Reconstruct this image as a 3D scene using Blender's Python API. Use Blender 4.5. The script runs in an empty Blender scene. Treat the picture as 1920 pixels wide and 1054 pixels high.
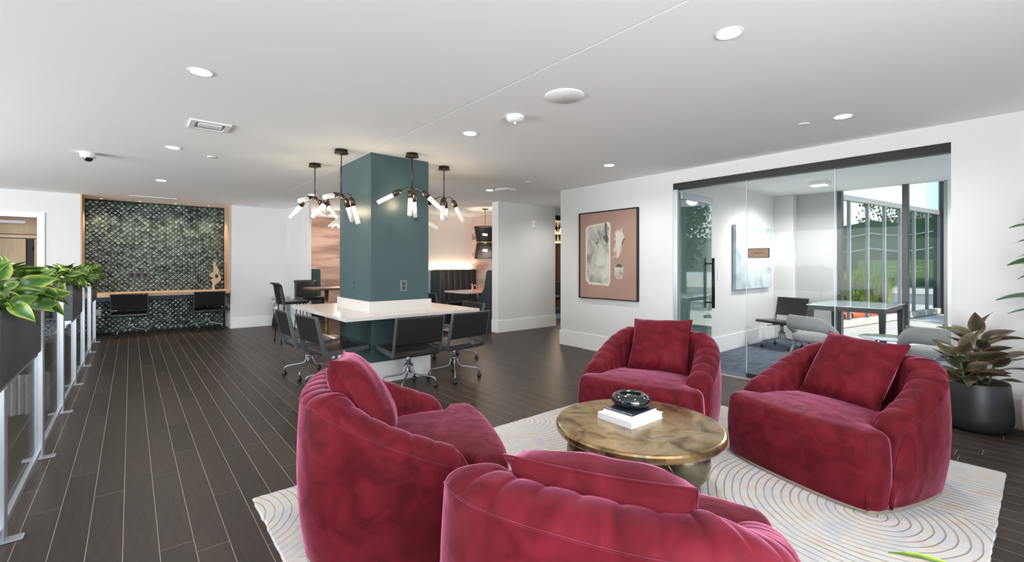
import bpy, bmesh, math, random
from mathutils import Vector, Matrix, Euler
random.seed(7)
PI = math.pi
R = math.radians
scene = bpy.context.scene
COL = scene.collection

# ------------------------------------------------------------------ camera
F_PX, HOR, CAM_H, CEIL, AZ = 846.5, 497.2, 1.319, 2.565, R(40.19)
cam_d = bpy.data.cameras.new('camera')
cam = bpy.data.objects.new('camera', cam_d)
COL.objects.link(cam)
cam_d.sensor_width = 36.0
cam_d.lens = F_PX / 1920 * 36.0
cam_d.shift_y = -(527 - HOR) / 1920
cam_d.clip_start = 0.02
cam_d.clip_end = 300
cam.location = (0, 0, CAM_H)
cam.rotation_euler = (PI / 2, 0, -AZ)
scene.camera = cam
SN, CS = math.sin(AZ), math.cos(AZ)


def px(x, y, z):
    d = x * SN + y * CS
    l = x * CS - y * SN
    if d < 0.05:
        return None
    return 960 + F_PX * l / d, HOR + F_PX * (CAM_H - z) / d, d


# ------------------------------------------------------------------ view, world
vs = scene.view_settings
vs.view_transform = 'Standard'
vs.look = 'None'
vs.exposure = 0.68
vs.gamma = 1.0
vs.use_curve_mapping = False
scene.cycles.use_denoising = True
scene.cycles.max_bounces = 8
scene.cycles.diffuse_bounces = 4
scene.cycles.glossy_bounces = 4
scene.cycles.transparent_max_bounces = 16
scene.cycles.sample_clamp_indirect = 6.0
scene.cycles.caustics_reflective = False
scene.cycles.caustics_refractive = False

world = bpy.data.worlds.new('sky')
scene.world = world
world.use_nodes = True
wn, wl = world.node_tree.nodes, world.node_tree.links
wn.clear()
w_out = wn.new('ShaderNodeOutputWorld')
w_bg = wn.new('ShaderNodeBackground')
w_bg.inputs['Strength'].default_value = 0.85
w_tc = wn.new('ShaderNodeTexCoord')
w_sep = wn.new('ShaderNodeSeparateXYZ')
w_ramp = wn.new('ShaderNodeValToRGB')
w_ramp.color_ramp.elements[0].position = 0.0
w_ramp.color_ramp.elements[0].color = (0.62, 0.77, 0.88, 1)
w_ramp.color_ramp.elements[1].position = 0.6
w_ramp.color_ramp.elements[1].color = (0.22, 0.45, 0.78, 1)
w_noise = wn.new('ShaderNodeTexNoise')
w_noise.inputs['Scale'].default_value = 3.2
w_noise.inputs['Detail'].default_value = 6
w_map = wn.new('ShaderNodeMapping')
w_map.inputs['Scale'].default_value = (1, 1, 2.6)
w_cr = wn.new('ShaderNodeValToRGB')
w_cr.color_ramp.elements[0].position = 0.48
w_cr.color_ramp.elements[1].position = 0.66
w_mix = wn.new('ShaderNodeMixRGB')
w_mix.inputs['Color2'].default_value = (1.15, 1.15, 1.15, 1)
wl.new(w_tc.outputs['Generated'], w_sep.inputs[0])
wl.new(w_sep.outputs['Z'], w_ramp.inputs[0])
wl.new(w_tc.outputs['Generated'], w_map.inputs[0])
wl.new(w_map.outputs[0], w_noise.inputs['Vector'])
wl.new(w_noise.outputs['Fac'], w_cr.inputs[0])
wl.new(w_cr.outputs[0], w_mix.inputs['Fac'])
wl.new(w_ramp.outputs[0], w_mix.inputs['Color1'])
wl.new(w_mix.outputs[0], w_bg.inputs['Color'])
wl.new(w_bg.outputs[0], w_out.inputs[0])

# ------------------------------------------------------------------ sun and window daylight
sun_d = bpy.data.lights.new('sun', 'SUN')
sun_d.energy = 4.6
sun_d.angle = R(0.6)
sun_d.color = (1.0, 0.95, 0.86)
sun = bpy.data.objects.new('sun', sun_d)
COL.objects.link(sun)
sun.rotation_euler = Vector((-0.16, 0.78, -0.62)).to_track_quat('-Z', 'Y').to_euler()


def area(name, loc, direction, sx, sy, watts, color=(1, 1, 1)):
    d = bpy.data.lights.new(name, 'AREA')
    d.shape = 'RECTANGLE'
    d.size, d.size_y = sx, sy
    d.energy = watts
    d.color = color
    o = bpy.data.objects.new(name, d)
    COL.objects.link(o)
    o.location = loc
    o.rotation_euler = Vector(direction).to_track_quat('-Z', 'Y').to_euler()
    return o


# area lamps: daylight of the rear window wall, added fill from the stair side
area('daylight_rear_windows', (-0.15, -1.84, 1.35), (0, 1, 0), 4.1, 2.1, 180, (0.93, 0.97, 1.0))
area('added_stair_side_fill', (-5.12, 5.4, 1.35), (1, 0, 0), 5.6, 2.1, 350, (0.97, 0.98, 1.0))  # unseen lamp added to brighten the far end and the ceiling


# ------------------------------------------------------------------ materials
def mat(name, color, rough=0.5, metal=0.0, var=0.0, vscale=8.0, bump=0.0, bscale=40.0, sheen=0.0,
        sheen_tint=(1, 1, 1, 1), coat=0.0, emis=0.0, ecol=None, stretch=(1, 1, 1), rnd=0.0, spec=None):
    m = bpy.data.materials.new(name)
    m.use_nodes = True
    nt = m.node_tree
    N, L = nt.nodes, nt.links
    b = N['Principled BSDF']
    c = (color[0], color[1], color[2], 1)
    b.inputs['Base Color'].default_value = c
    b.inputs['Roughness'].default_value = rough
    b.inputs['Metallic'].default_value = metal
    if spec is not None:
        b.inputs['Specular IOR Level'].default_value = spec
    if sheen:
        b.inputs['Sheen Weight'].default_value = sheen
        b.inputs['Sheen Roughness'].default_value = 0.30
        b.inputs['Sheen Tint'].default_value = sheen_tint
    if coat:
        b.inputs['Coat Weight'].default_value = coat
        b.inputs['Coat Roughness'].default_value = 0.08
    if emis:
        e = ecol or color
        b.inputs['Emission Color'].default_value = (e[0], e[1], e[2], 1)
        b.inputs['Emission Strength'].default_value = emis
    tc = mp = None
    if var or bump:
        tc = N.new('ShaderNodeTexCoord')
        mp = N.new('ShaderNodeMapping')
        mp.inputs['Scale'].default_value = stretch
        L.new(tc.outputs['Object'], mp.inputs[0])
    src = None
    if var:
        n = N.new('ShaderNodeTexNoise')
        n.inputs['Scale'].default_value = vscale
        n.inputs['Detail'].default_value = 5
        L.new(mp.outputs[0], n.inputs['Vector'])
        mr = N.new('ShaderNodeMapRange')
        mr.inputs['From Min'].default_value = 0.3
        mr.inputs['From Max'].default_value = 0.7
        mr.inputs['To Min'].default_value = 1 - var
        mr.inputs['To Max'].default_value = 1 + var
        L.new(n.outputs['Fac'], mr.inputs['Value'])
        src = mr.outputs[0]
    if rnd:
        oi = N.new('ShaderNodeObjectInfo')
        ge = N.new('ShaderNodeNewGeometry')
        ad = N.new('ShaderNodeMath'); ad.operation = 'ADD'
        L.new(oi.outputs['Random'], ad.inputs[0])
        L.new(ge.outputs['Random Per Island'], ad.inputs[1])
        fr = N.new('ShaderNodeMath'); fr.operation = 'FRACT'
        L.new(ad.outputs[0], fr.inputs[0])
        mr2 = N.new('ShaderNodeMapRange')
        mr2.inputs['To Min'].default_value = 1 - rnd
        mr2.inputs['To Max'].default_value = 1 + rnd
        L.new(fr.outputs[0], mr2.inputs['Value'])
        if src is None:
            src = mr2.outputs[0]
        else:
            mu = N.new('ShaderNodeMath'); mu.operation = 'MULTIPLY'
            L.new(src, mu.inputs[0]); L.new(mr2.outputs[0], mu.inputs[1])
            src = mu.outputs[0]
    if src is not None:
        vm = N.new('ShaderNodeVectorMath'); vm.operation = 'SCALE'
        vm.inputs[0].default_value = color[:3]
        L.new(src, vm.inputs['Scale'])
        L.new(vm.outputs[0], b.inputs['Base Color'])
    if bump:
        n2 = N.new('ShaderNodeTexNoise')
        n2.inputs['Scale'].default_value = bscale
        n2.inputs['Detail'].default_value = 4
        L.new(mp.outputs[0], n2.inputs['Vector'])
        bp = N.new('ShaderNodeBump')
        bp.inputs['Strength'].default_value = bump
        bp.inputs['Distance'].default_value = 0.01
        L.new(n2.outputs['Fac'], bp.inputs['Height'])
        L.new(bp.outputs[0], b.inputs['Normal'])
    return m


def glass_mat(name, tint=(0.97, 0.985, 0.975), refl=1.0, rough=0.0, base=0.02):
    """thin architectural pane: clear body plus surface reflection that grows with the angle"""
    m = bpy.data.materials.new(name)
    m.use_nodes = True
    N, L = m.node_tree.nodes, m.node_tree.links
    N.clear()
    o = N.new('ShaderNodeOutputMaterial')
    t = N.new('ShaderNodeBsdfTransparent')
    t.inputs[0].default_value = (*tint, 1)
    g = N.new('ShaderNodeBsdfGlossy')
    g.inputs['Roughness'].default_value = rough
    f = N.new('ShaderNodeFresnel')
    f.inputs['IOR'].default_value = 1.5
    ge = N.new('ShaderNodeNewGeometry')
    io = N.new('ShaderNodeMapRange')
    io.inputs['To Min'].default_value = 1.5
    io.inputs['To Max'].default_value = 1 / 1.5
    L.new(ge.outputs['Backfacing'], io.inputs['Value'])
    L.new(io.outputs[0], f.inputs['IOR'])
    mu = N.new('ShaderNodeMath'); mu.operation = 'MULTIPLY_ADD'
    mu.inputs[1].default_value = refl
    mu.inputs[2].default_value = base
    mu.use_clamp = True
    mx = N.new('ShaderNodeMixShader')
    L.new(f.outputs[0], mu.inputs[0])
    L.new(mu.outputs[0], mx.inputs[0])
    L.new(t.outputs[0], mx.inputs[1])
    L.new(g.outputs[0], mx.inputs[2])
    L.new(mx.outputs[0], o.inputs[0])
    return m


M = {}
M['wall'] = mat('white_wall_paint', (0.72, 0.72, 0.715), 0.7, var=0.012, vscale=3)
M['ceil'] = mat('white_ceiling_paint', (0.93, 0.93, 0.925), 0.8)
M['trimwhite'] = mat('white_trim_paint', (0.86, 0.86, 0.86), 0.4)
M['greywall'] = mat('grey_wall_paint', (0.42, 0.43, 0.43), 0.7)
M['cream'] = mat('cream_wall_paint', (0.78, 0.72, 0.66), 0.7)
M['teal'] = mat('teal_green_paint', (0.048, 0.086, 0.092), 0.34, var=0.03, vscale=3)
M['plank'] = mat('dark_oak_plank', (0.040, 0.029, 0.023), 0.40, var=0.20, vscale=5, bump=0.12, bscale=16,
                 stretch=(9, 1.0, 1), rnd=0.17, spec=0.18)
M['grout'] = mat('floor_joint', (0.36, 0.30, 0.25), 0.7)
M['wood'] = mat('pale_maple_wood', (0.60, 0.42, 0.29), 0.42, var=0.08, vscale=4, stretch=(6, 6, 1))
M['woodtan'] = mat('tan_laminate_wood', (0.47, 0.33, 0.21), 0.5, var=0.07, vscale=4, stretch=(8, 8, 0.7))
M['darkwood'] = mat('dark_walnut_wood', (0.13, 0.072, 0.042), 0.45, var=0.2, vscale=5, stretch=(2, 10, 1))
M['quartz'] = mat('white_quartz', (0.60, 0.57, 0.545), 0.18, var=0.015, vscale=30)
M['blackleather'] = mat('black_leather', (0.014, 0.014, 0.015), 0.29, bump=0.10, bscale=160)
M['blackmetal'] = mat('black_metal', (0.012, 0.013, 0.014), 0.4, metal=0.3)
M['planter'] = mat('dark_slate_steel', (0.040, 0.046, 0.056), 0.42, var=0.04, vscale=3)
M['pewter'] = mat('pewter_steel', (0.30, 0.31, 0.33), 0.34, metal=0.9)
M['sidesteel'] = mat('blackened_steel_edge', (0.15, 0.16, 0.17), 0.38, metal=0.75)
M['chrome'] = mat('brushed_chrome', (0.62, 0.63, 0.65), 0.2, metal=1.0)
M['alu'] = mat('brushed_aluminium', (0.46, 0.49, 0.53), 0.36, metal=0.75)
M['mullion'] = mat('dark_anodised_aluminium', (0.06, 0.062, 0.065), 0.4, metal=0.4)
M['mullion2'] = mat('grey_anodised_aluminium', (0.28, 0.28, 0.28), 0.45, metal=0.3)
M['bronze'] = mat('dark_bronze', (0.075, 0.058, 0.046), 0.38, metal=0.85, var=0.1, vscale=20)
M['brass'] = mat('satin_brass', (0.60, 0.45, 0.24), 0.3, metal=0.9)
M['nickel'] = mat('champagne_nickel', (0.58, 0.52, 0.43), 0.28, metal=0.9)
M['velvet'] = None
M['plastic'] = mat('white_plastic', (0.82, 0.82, 0.81), 0.4)
M['rubber'] = mat('black_rubber', (0.01, 0.01, 0.011), 0.5)
M['soil'] = mat('potting_soil', (0.03, 0.02, 0.013), 0.95, var=0.4, vscale=60, bump=0.8, bscale=90)
M['paper'] = mat('book_white', (0.82, 0.82, 0.85), 0.5)
M['bookcover'] = mat('book_dark_cover', (0.025, 0.03, 0.045), 0.3)
M['booth'] = mat('charcoal_leather', (0.017, 0.020, 0.022), 0.42, bump=0.1, bscale=120)
M['boothpanel'] = mat('dark_blue_panel', (0.016, 0.024, 0.035), 0.5)
M['tealfab'] = mat('dark_teal_fabric', (0.012, 0.045, 0.055), 0.8)
M['greyfab'] = mat('light_grey_fabric', (0.34, 0.35, 0.36), 0.9, var=0.08, vscale=90, bump=0.15, bscale=250)
M['carpet'] = mat('slate_blue_carpet', (0.10, 0.125, 0.165), 0.95, var=0.35, vscale=4, bump=0.4, bscale=220, stretch=(1, 4, 1))
M['lampglow'] = mat('downlight_lens', (1, 1, 1), 0.4, emis=7.0, ecol=(1.0, 0.97, 0.92))
M['tube'] = mat('frosted_glass_tube', (0.62, 0.60, 0.58), 0.35, emis=0.20, ecol=(1.0, 0.93, 0.86))
M['bulb'] = mat('warm_bulb', (1, 0.9, 0.7), 0.4, emis=9.0, ecol=(1.0, 0.80, 0.52))
M['black'] = mat('matt_black', (0.008, 0.008, 0.009), 0.6)
M['whitepot'] = mat('cream_ceramic', (0.74, 0.68, 0.60), 0.45)
M['blackpot'] = mat('matt_black_ceramic', (0.020, 0.021, 0.023), 0.42)
M['concrete'] = mat('pale_concrete', (0.47, 0.44, 0.40), 0.85, var=0.12, vscale=2)
M['asphalt'] = mat('road_asphalt', (0.16, 0.16, 0.165), 0.9)
M['coral'] = mat('coral_acrylic', (0.62, 0.24, 0.17), 0.4)
M['glass'] = glass_mat('clear_glass', (0.985, 0.992, 0.99), 0.12, 0.0, 0.0)
M['doorglass'] = glass_mat('green_tinted_glass', (0.84, 0.92, 0.89), 2.4, 0.0, 0.10)
M['railglass'] = glass_mat('railing_glass', (0.90, 0.93, 0.94), 1.2, 0.02, 0.06)
M['extglass'] = glass_mat('facade_glass', (0.93, 0.97, 0.97), 0.5, 0.0, 0.01)
M['facadeglass'] = glass_mat('facade_clear_glass', (0.95, 0.98, 0.98), 0.06, 0.0, 0.0)
M['smoked'] = mat('smoked_bowl_glass', (0.004, 0.010, 0.011), 0.06, spec=0.6, coat=0.8)
M['edgeglass'] = mat('polished_glass_edge', (0.62, 0.75, 0.73), 0.25)
M['spandrel'] = mat('painted_sky_spandrel_glass', (0.52, 0.66, 0.74), 0.12, coat=0.4)  # the sky's reflection is put into the glass as pale blue colour


def velvet():
    m = mat('burgundy_velvet', (0.11, 0.008, 0.016), 0.62, sheen=0.6, sheen_tint=(1.0, 0.34, 0.56, 1), spec=0.08)
    N, L = m.node_tree.nodes, m.node_tree.links
    b = N['Principled BSDF']
    tc = N.new('ShaderNodeTexCoord')
    n1 = N.new('ShaderNodeTexNoise'); n1.inputs['Scale'].default_value = 5.5
    n1.inputs['Detail'].default_value = 5; n1.inputs['Distortion'].default_value = 1.6
    L.new(tc.outputs['Object'], n1.inputs['Vector'])
    cr = N.new('ShaderNodeValToRGB')
    cr.color_ramp.elements[0].position = 0.34
    cr.color_ramp.elements[0].color = (0.074, 0.005, 0.009, 1)
    cr.color_ramp.elements[1].position = 0.68
    cr.color_ramp.elements[1].color = (0.138, 0.010, 0.019, 1)
    L.new(n1.outputs['Fac'], cr.inputs[0])
    L.new(cr.outputs[0], b.inputs['Base Color'])
    sh = N.new('ShaderNodeMapRange')
    sh.inputs['From Min'].default_value = 0.3; sh.inputs['From Max'].default_value = 0.7
    sh.inputs['To Min'].default_value = 0.5; sh.inputs['To Max'].default_value = 1.0
    L.new(n1.outputs['Fac'], sh.inputs['Value'])
    L.new(sh.outputs[0], b.inputs['Sheen Weight'])
    n2 = N.new('ShaderNodeTexNoise'); n2.inputs['Scale'].default_value = 9
    n2.inputs['Detail'].default_value = 3
    L.new(tc.outputs['Object'], n2.inputs['Vector'])
    bp = N.new('ShaderNodeBump'); bp.inputs['Strength'].default_value = 0.22; bp.inputs['Distance'].default_value = 0.02
    L.new(n2.outputs['Fac'], bp.inputs['Height'])
    L.new(bp.outputs[0], b.inputs['Normal'])
    return m


M['velvet'] = velvet()


def ramp_mat(name, stops, tex, rough=0.5, metal=0.0, coord='Object', scale=(1, 1, 1), detail=6, tscale=3.0, dist=0.0,
             loc=(0, 0, 0)):
    m = bpy.data.materials.new(name)
    m.use_nodes = True
    N, L = m.node_tree.nodes, m.node_tree.links
    b = N['Principled BSDF']
    b.inputs['Roughness'].default_value = rough
    b.inputs['Metallic'].default_value = metal
    tc = N.new('ShaderNodeTexCoord')
    mp = N.new('ShaderNodeMapping')
    mp.inputs['Scale'].default_value = scale
    mp.inputs['Location'].default_value = loc
    L.new(tc.outputs[coord], mp.inputs[0])
    t = N.new('ShaderNodeTexNoise')
    t.inputs['Scale'].default_value = tscale
    t.inputs['Detail'].default_value = detail
    t.inputs['Distortion'].default_value = dist
    L.new(mp.outputs[0], t.inputs['Vector'])
    cr = N.new('ShaderNodeValToRGB')
    els = cr.color_ramp.elements
    while len(els) < len(stops):
        els.new(0.5)
    for e, (p, c) in zip(els, stops):
        e.position = p
        e.color = (*c, 1)
    L.new(t.outputs['Fac'], cr.inputs[0])
    L.new(cr.outputs[0], b.inputs['Base Color'])
    return m


M['patina'] = ramp_mat('patinated_brass', [(0.34, (0.13, 0.085, 0.045)), (0.46, (0.38, 0.25, 0.11)), (0.57, (0.50, 0.37, 0.21)),
                       (0.68, (0.20, 0.19, 0.165))], 'n', 0.25, 0.85, tscale=5.0, dist=1.2)
M['patinadark'] = ramp_mat('dark_patinated_brass', [(0.3, (0.13, 0.11, 0.075)), (0.55, (0.26, 0.23, 0.16)), (0.72, (0.20, 0.21, 0.19))],
                           'n', 0.25, 0.9, tscale=5.0, dist=0.8)
M['mural'] = ramp_mat('blush_landscape_mural', [(0.28, (0.10, 0.075, 0.065)), (0.42, (0.33, 0.215, 0.18)), (0.55, (0.54, 0.40, 0.35)),
                      (0.72, (0.50, 0.44, 0.40))], 'n', 0.7, tscale=1.6, scale=(0.35, 0.35, 2.2), dist=0.5)
M['cloudart'] = ramp_mat('blue_grey_abstract_canvas', [(0.30, (0.27, 0.34, 0.38)), (0.48, (0.45, 0.52, 0.55)), (0.62, (0.56, 0.61, 0.63)),
                         (0.75, (0.36, 0.43, 0.46))], 'n', 0.8, tscale=2.6, dist=1.4)
M['terracotta'] = mat('dusty_rose_canvas', (0.37, 0.235, 0.185), 0.85, var=0.06, vscale=3)
M['paint1'] = ramp_mat('pale_brushed_paint', [(0.33, (0.20, 0.21, 0.19)), (0.45, (0.46, 0.46, 0.40)), (0.6, (0.60, 0.60, 0.54)),
                       (0.75, (0.66, 0.62, 0.54))], 'n', 0.7, tscale=4.0, scale=(1, 3, 0.8), dist=1.0)
M['paintcream'] = mat('cream_paint_stroke', (0.66, 0.60, 0.50), 0.7)
M['paintbrown'] = ramp_mat('brown_brushed_paint', [(0.35, (0.20, 0.09, 0.055)), (0.5, (0.42, 0.28, 0.20)), (0.65, (0.60, 0.55, 0.49))],
                           'n', 0.7, tscale=7.0, dist=1.0)
M['paintdark'] = mat('charcoal_paint', (0.10, 0.095, 0.09), 0.7, var=0.4, vscale=30)


def tile_mat():
    m = mat('glazed_green_tile', (0.066, 0.092, 0.078), 0.16, rnd=0.75, var=0.12, vscale=40)
    return m


M['tile'] = tile_mat()
M['tilegrout'] = mat('dark_grout', (0.018, 0.022, 0.022), 0.8)


def leaf_mat(name, c_mid, c_edge, c_alt, rough=0.3):
    m = bpy.data.materials.new(name)
    m.use_nodes = True
    N, L = m.node_tree.nodes, m.node_tree.links
    b = N['Principled BSDF']
    b.inputs['Roughness'].default_value = rough
    uv = N.new('ShaderNodeUVMap')
    sep = N.new('ShaderNodeSeparateXYZ')
    L.new(uv.outputs[0], sep.inputs[0])
    a = N.new('ShaderNodeMath'); a.operation = 'SUBTRACT'; a.inputs[1].default_value = 0.5
    L.new(sep.outputs['X'], a.inputs[0])
    ab = N.new('ShaderNodeMath'); ab.operation = 'ABSOLUTE'
    L.new(a.outputs[0], ab.inputs[0])
    oi = N.new('ShaderNodeObjectInfo')
    n = N.new('ShaderNodeTexNoise'); n.inputs['Scale'].default_value = 5
    L.new(uv.outputs[0], n.inputs['Vector'])
    s = N.new('ShaderNodeMath'); s.operation = 'MULTIPLY_ADD'; s.inputs[1].default_value = 0.35
    L.new(n.outputs['Fac'], s.inputs[0]); L.new(ab.outputs[0], s.inputs[2])
    cr = N.new('ShaderNodeValToRGB')
    cr.color_ramp.elements[0].position = 0.36; cr.color_ramp.elements[0].color = (*c_mid, 1)
    cr.color_ramp.elements[1].position = 0.62; cr.color_ramp.elements[1].color = (*c_edge, 1)
    L.new(s.outputs[0], cr.inputs[0])
    mx = N.new('ShaderNodeMixRGB'); mx.inputs['Color2'].default_value = (*c_alt, 1)
    pw = N.new('ShaderNodeMath'); pw.operation = 'POWER'; pw.inputs[1].default_value = 2.0
    L.new(oi.outputs['Random'], pw.inputs[0])
    L.new(pw.outputs[0], mx.inputs['Fac'])
    L.new(cr.outputs[0], mx.inputs['Color1'])
    L.new(mx.outputs[0], b.inputs['Base Color'])
    b.inputs['Transmission Weight'].default_value = 0.0
    b.inputs['Subsurface Weight'].default_value = 0.0
    return m


M['pothos'] = leaf_mat('variegated_pothos_leaf', (0.048, 0.150, 0.022), (0.40, 0.48, 0.09), (0.030, 0.095, 0.016))
M['rubberleaf'] = leaf_mat('burgundy_rubber_leaf', (0.060, 0.055, 0.035), (0.20, 0.125, 0.085), (0.105, 0.125, 0.065), 0.22)
M['figleaf'] = leaf_mat('dark_fig_leaf', (0.020, 0.075, 0.022), (0.040, 0.11, 0.03), (0.03, 0.09, 0.03), 0.3)
M['stem'] = mat('green_stem', (0.10, 0.16, 0.04), 0.5)
M['bark'] = mat('brown_bark', (0.10, 0.07, 0.045), 0.9, var=0.3, vscale=20)
M['grassblade'] = mat('sunlit_grass', (0.27, 0.33, 0.05), 0.7, rnd=0.45)
M['treeleaf'] = mat('tree_foliage', (0.055, 0.115, 0.025), 0.6, rnd=0.5)
M['meshgreen'] = mat('green_privacy_mesh', (0.045, 0.125, 0.045), 0.8, var=0.25, vscale=2)
M['signgreen'] = mat('lime_green_banner', (0.17, 0.30, 0.06), 0.6)
M['orangenet'] = mat('orange_safety_net', (0.62, 0.13, 0.05), 0.8, var=0.3, vscale=6)
M['hill'] = mat('wooded_hillside', (0.035, 0.062, 0.035), 0.9, var=0.5, vscale=0.5)


def rug_mat():
    """cut-pile rug: ring arcs and straight ribs in patches, thin dark carved lines, faint blush and blue yarns"""
    m = bpy.data.materials.new('ivory_carved_rug')
    m.use_nodes = True
    N, L = m.node_tree.nodes, m.node_tree.links
    b = N['Principled BSDF']
    b.inputs['Roughness'].default_value = 0.95
    tc = N.new('ShaderNodeTexCoord')
    wob = N.new('ShaderNodeTexNoise'); wob.inputs['Scale'].default_value = 3.0
    L.new(tc.outputs['Object'], wob.inputs['Vector'])
    wm = N.new('ShaderNodeVectorMath'); wm.operation = 'MULTIPLY_ADD'
    wm.inputs[1].default_value = (0.05, 0.05, 0)
    L.new(wob.outputs['Color'], wm.inputs[0]); L.new(tc.outputs['Object'], wm.inputs[2])
    vo = N.new('ShaderNodeTexVoronoi'); vo.voronoi_dimensions = '2D'
    vo.inputs['Scale'].default_value = 0.85
    vo.inputs['Randomness'].default_value = 0.9
    L.new(wm.outputs[0], vo.inputs['Vector'])
    sep = N.new('ShaderNodeSeparateXYZ'); L.new(wm.outputs[0], sep.inputs[0])
    # patches by the Voronoi colour: rings, x-ribs or y-ribs
    cs = N.new('ShaderNodeSeparateColor'); L.new(vo.outputs['Color'], cs.inputs[0])
    ring = N.new('ShaderNodeMath'); ring.operation = 'MULTIPLY'; ring.inputs[1].default_value = 1 / 0.85
    L.new(vo.outputs['Distance'], ring.inputs[0])
    g1 = N.new('ShaderNodeMath'); g1.operation = 'GREATER_THAN'; g1.inputs[1].default_value = 0.62
    L.new(cs.outputs[0], g1.inputs[0])
    g2 = N.new('ShaderNodeMath'); g2.operation = 'GREATER_THAN'; g2.inputs[1].default_value = 0.70
    L.new(cs.outputs[1], g2.inputs[0])
    # the straight-ribbed end towards +X
    g3 = N.new('ShaderNodeMath'); g3.operation = 'GREATER_THAN'; g3.inputs[1].default_value = 0.95
    L.new(sep.outputs['X'], g3.inputs[0])
    mxa = N.new('ShaderNodeMix'); L.new(g1.outputs[0], mxa.inputs[0]); L.new(ring.outputs[0], mxa.inputs[2]); L.new(sep.outputs['X'], mxa.inputs[3])
    mxb = N.new('ShaderNodeMix'); L.new(g2.outputs[0], mxb.inputs[0]); L.new(mxa.outputs[0], mxb.inputs[2]); L.new(sep.outputs['Y'], mxb.inputs[3])
    mxc = N.new('ShaderNodeMix'); L.new(g3.outputs[0], mxc.inputs[0]); L.new(mxb.outputs[0], mxc.inputs[2]); L.new(sep.outputs['X'], mxc.inputs[3])
    fq = N.new('ShaderNodeMath'); fq.operation = 'MULTIPLY'; fq.inputs[1].default_value = 2 * PI / 0.042
    L.new(mxc.outputs[0], fq.inputs[0])
    si = N.new('ShaderNodeMath'); si.operation = 'SINE'; L.new(fq.outputs[0], si.inputs[0])
    ln = N.new('ShaderNodeMapRange')
    ln.inputs['From Min'].default_value = -1.0; ln.inputs['From Max'].default_value = -0.72
    L.new(si.outputs[0], ln.inputs['Value'])
    nz = N.new('ShaderNodeTexNoise'); nz.inputs['Scale'].default_value = 9
    L.new(tc.outputs['Object'], nz.inputs['Vector'])
    yr = N.new('ShaderNodeValToRGB')
    e = yr.color_ramp.elements
    e[0].position = 0.32; e[0].color = (0.50, 0.50, 0.53, 1)
    e[1].position = 0.72; e[1].color = (0.56, 0.49, 0.43, 1)
    k = e.new(0.52); k.color = (0.58, 0.555, 0.53, 1)
    L.new(nz.outputs['Fac'], yr.inputs[0])
    # lines fade here and there
    n3 = N.new('ShaderNodeTexNoise'); n3.inputs['Scale'].default_value = 2.2
    L.new(tc.outputs['Object'], n3.inputs['Vector'])
    f3 = N.new('ShaderNodeMapRange'); f3.inputs['From Min'].default_value = 0.38; f3.inputs['From Max'].default_value = 0.60
    f3.inputs['To Min'].default_value = 0.10; f3.inputs['To Max'].default_value = 0.62
    L.new(n3.outputs['Fac'], f3.inputs['Value'])
    inv = N.new('ShaderNodeMath'); inv.operation = 'SUBTRACT'; inv.inputs[0].default_value = 1.0
    L.new(ln.outputs[0], inv.inputs[1])
    am = N.new('ShaderNodeMath'); am.operation = 'MULTIPLY'
    L.new(inv.outputs[0], am.inputs[0]); L.new(f3.outputs[0], am.inputs[1])
    mix = N.new('ShaderNodeMixRGB'); mix.inputs['Color2'].default_value = (0.20, 0.18, 0.18, 1)
    L.new(am.outputs[0], mix.inputs['Fac']); L.new(yr.outputs[0], mix.inputs['Color1'])
    L.new(mix.outputs[0], b.inputs['Base Color'])
    fz = N.new('ShaderNodeTexNoise'); fz.inputs['Scale'].default_value = 160
    L.new(tc.outputs['Object'], fz.inputs['Vector'])
    hh = N.new('ShaderNodeMath'); hh.operation = 'MULTIPLY_ADD'; hh.inputs[1].default_value = 0.25
    L.new(fz.outputs['Fac'], hh.inputs[0]); L.new(ln.outputs[0], hh.inputs[2])
    bp = N.new('ShaderNodeBump'); bp.inputs['Strength'].default_value = 0.7; bp.inputs['Distance'].default_value = 0.006
    L.new(hh.outputs[0], bp.inputs['Height'])
    L.new(bp.outputs[0], b.inputs['Normal'])
    return m


M['rug'] = rug_mat()


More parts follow.
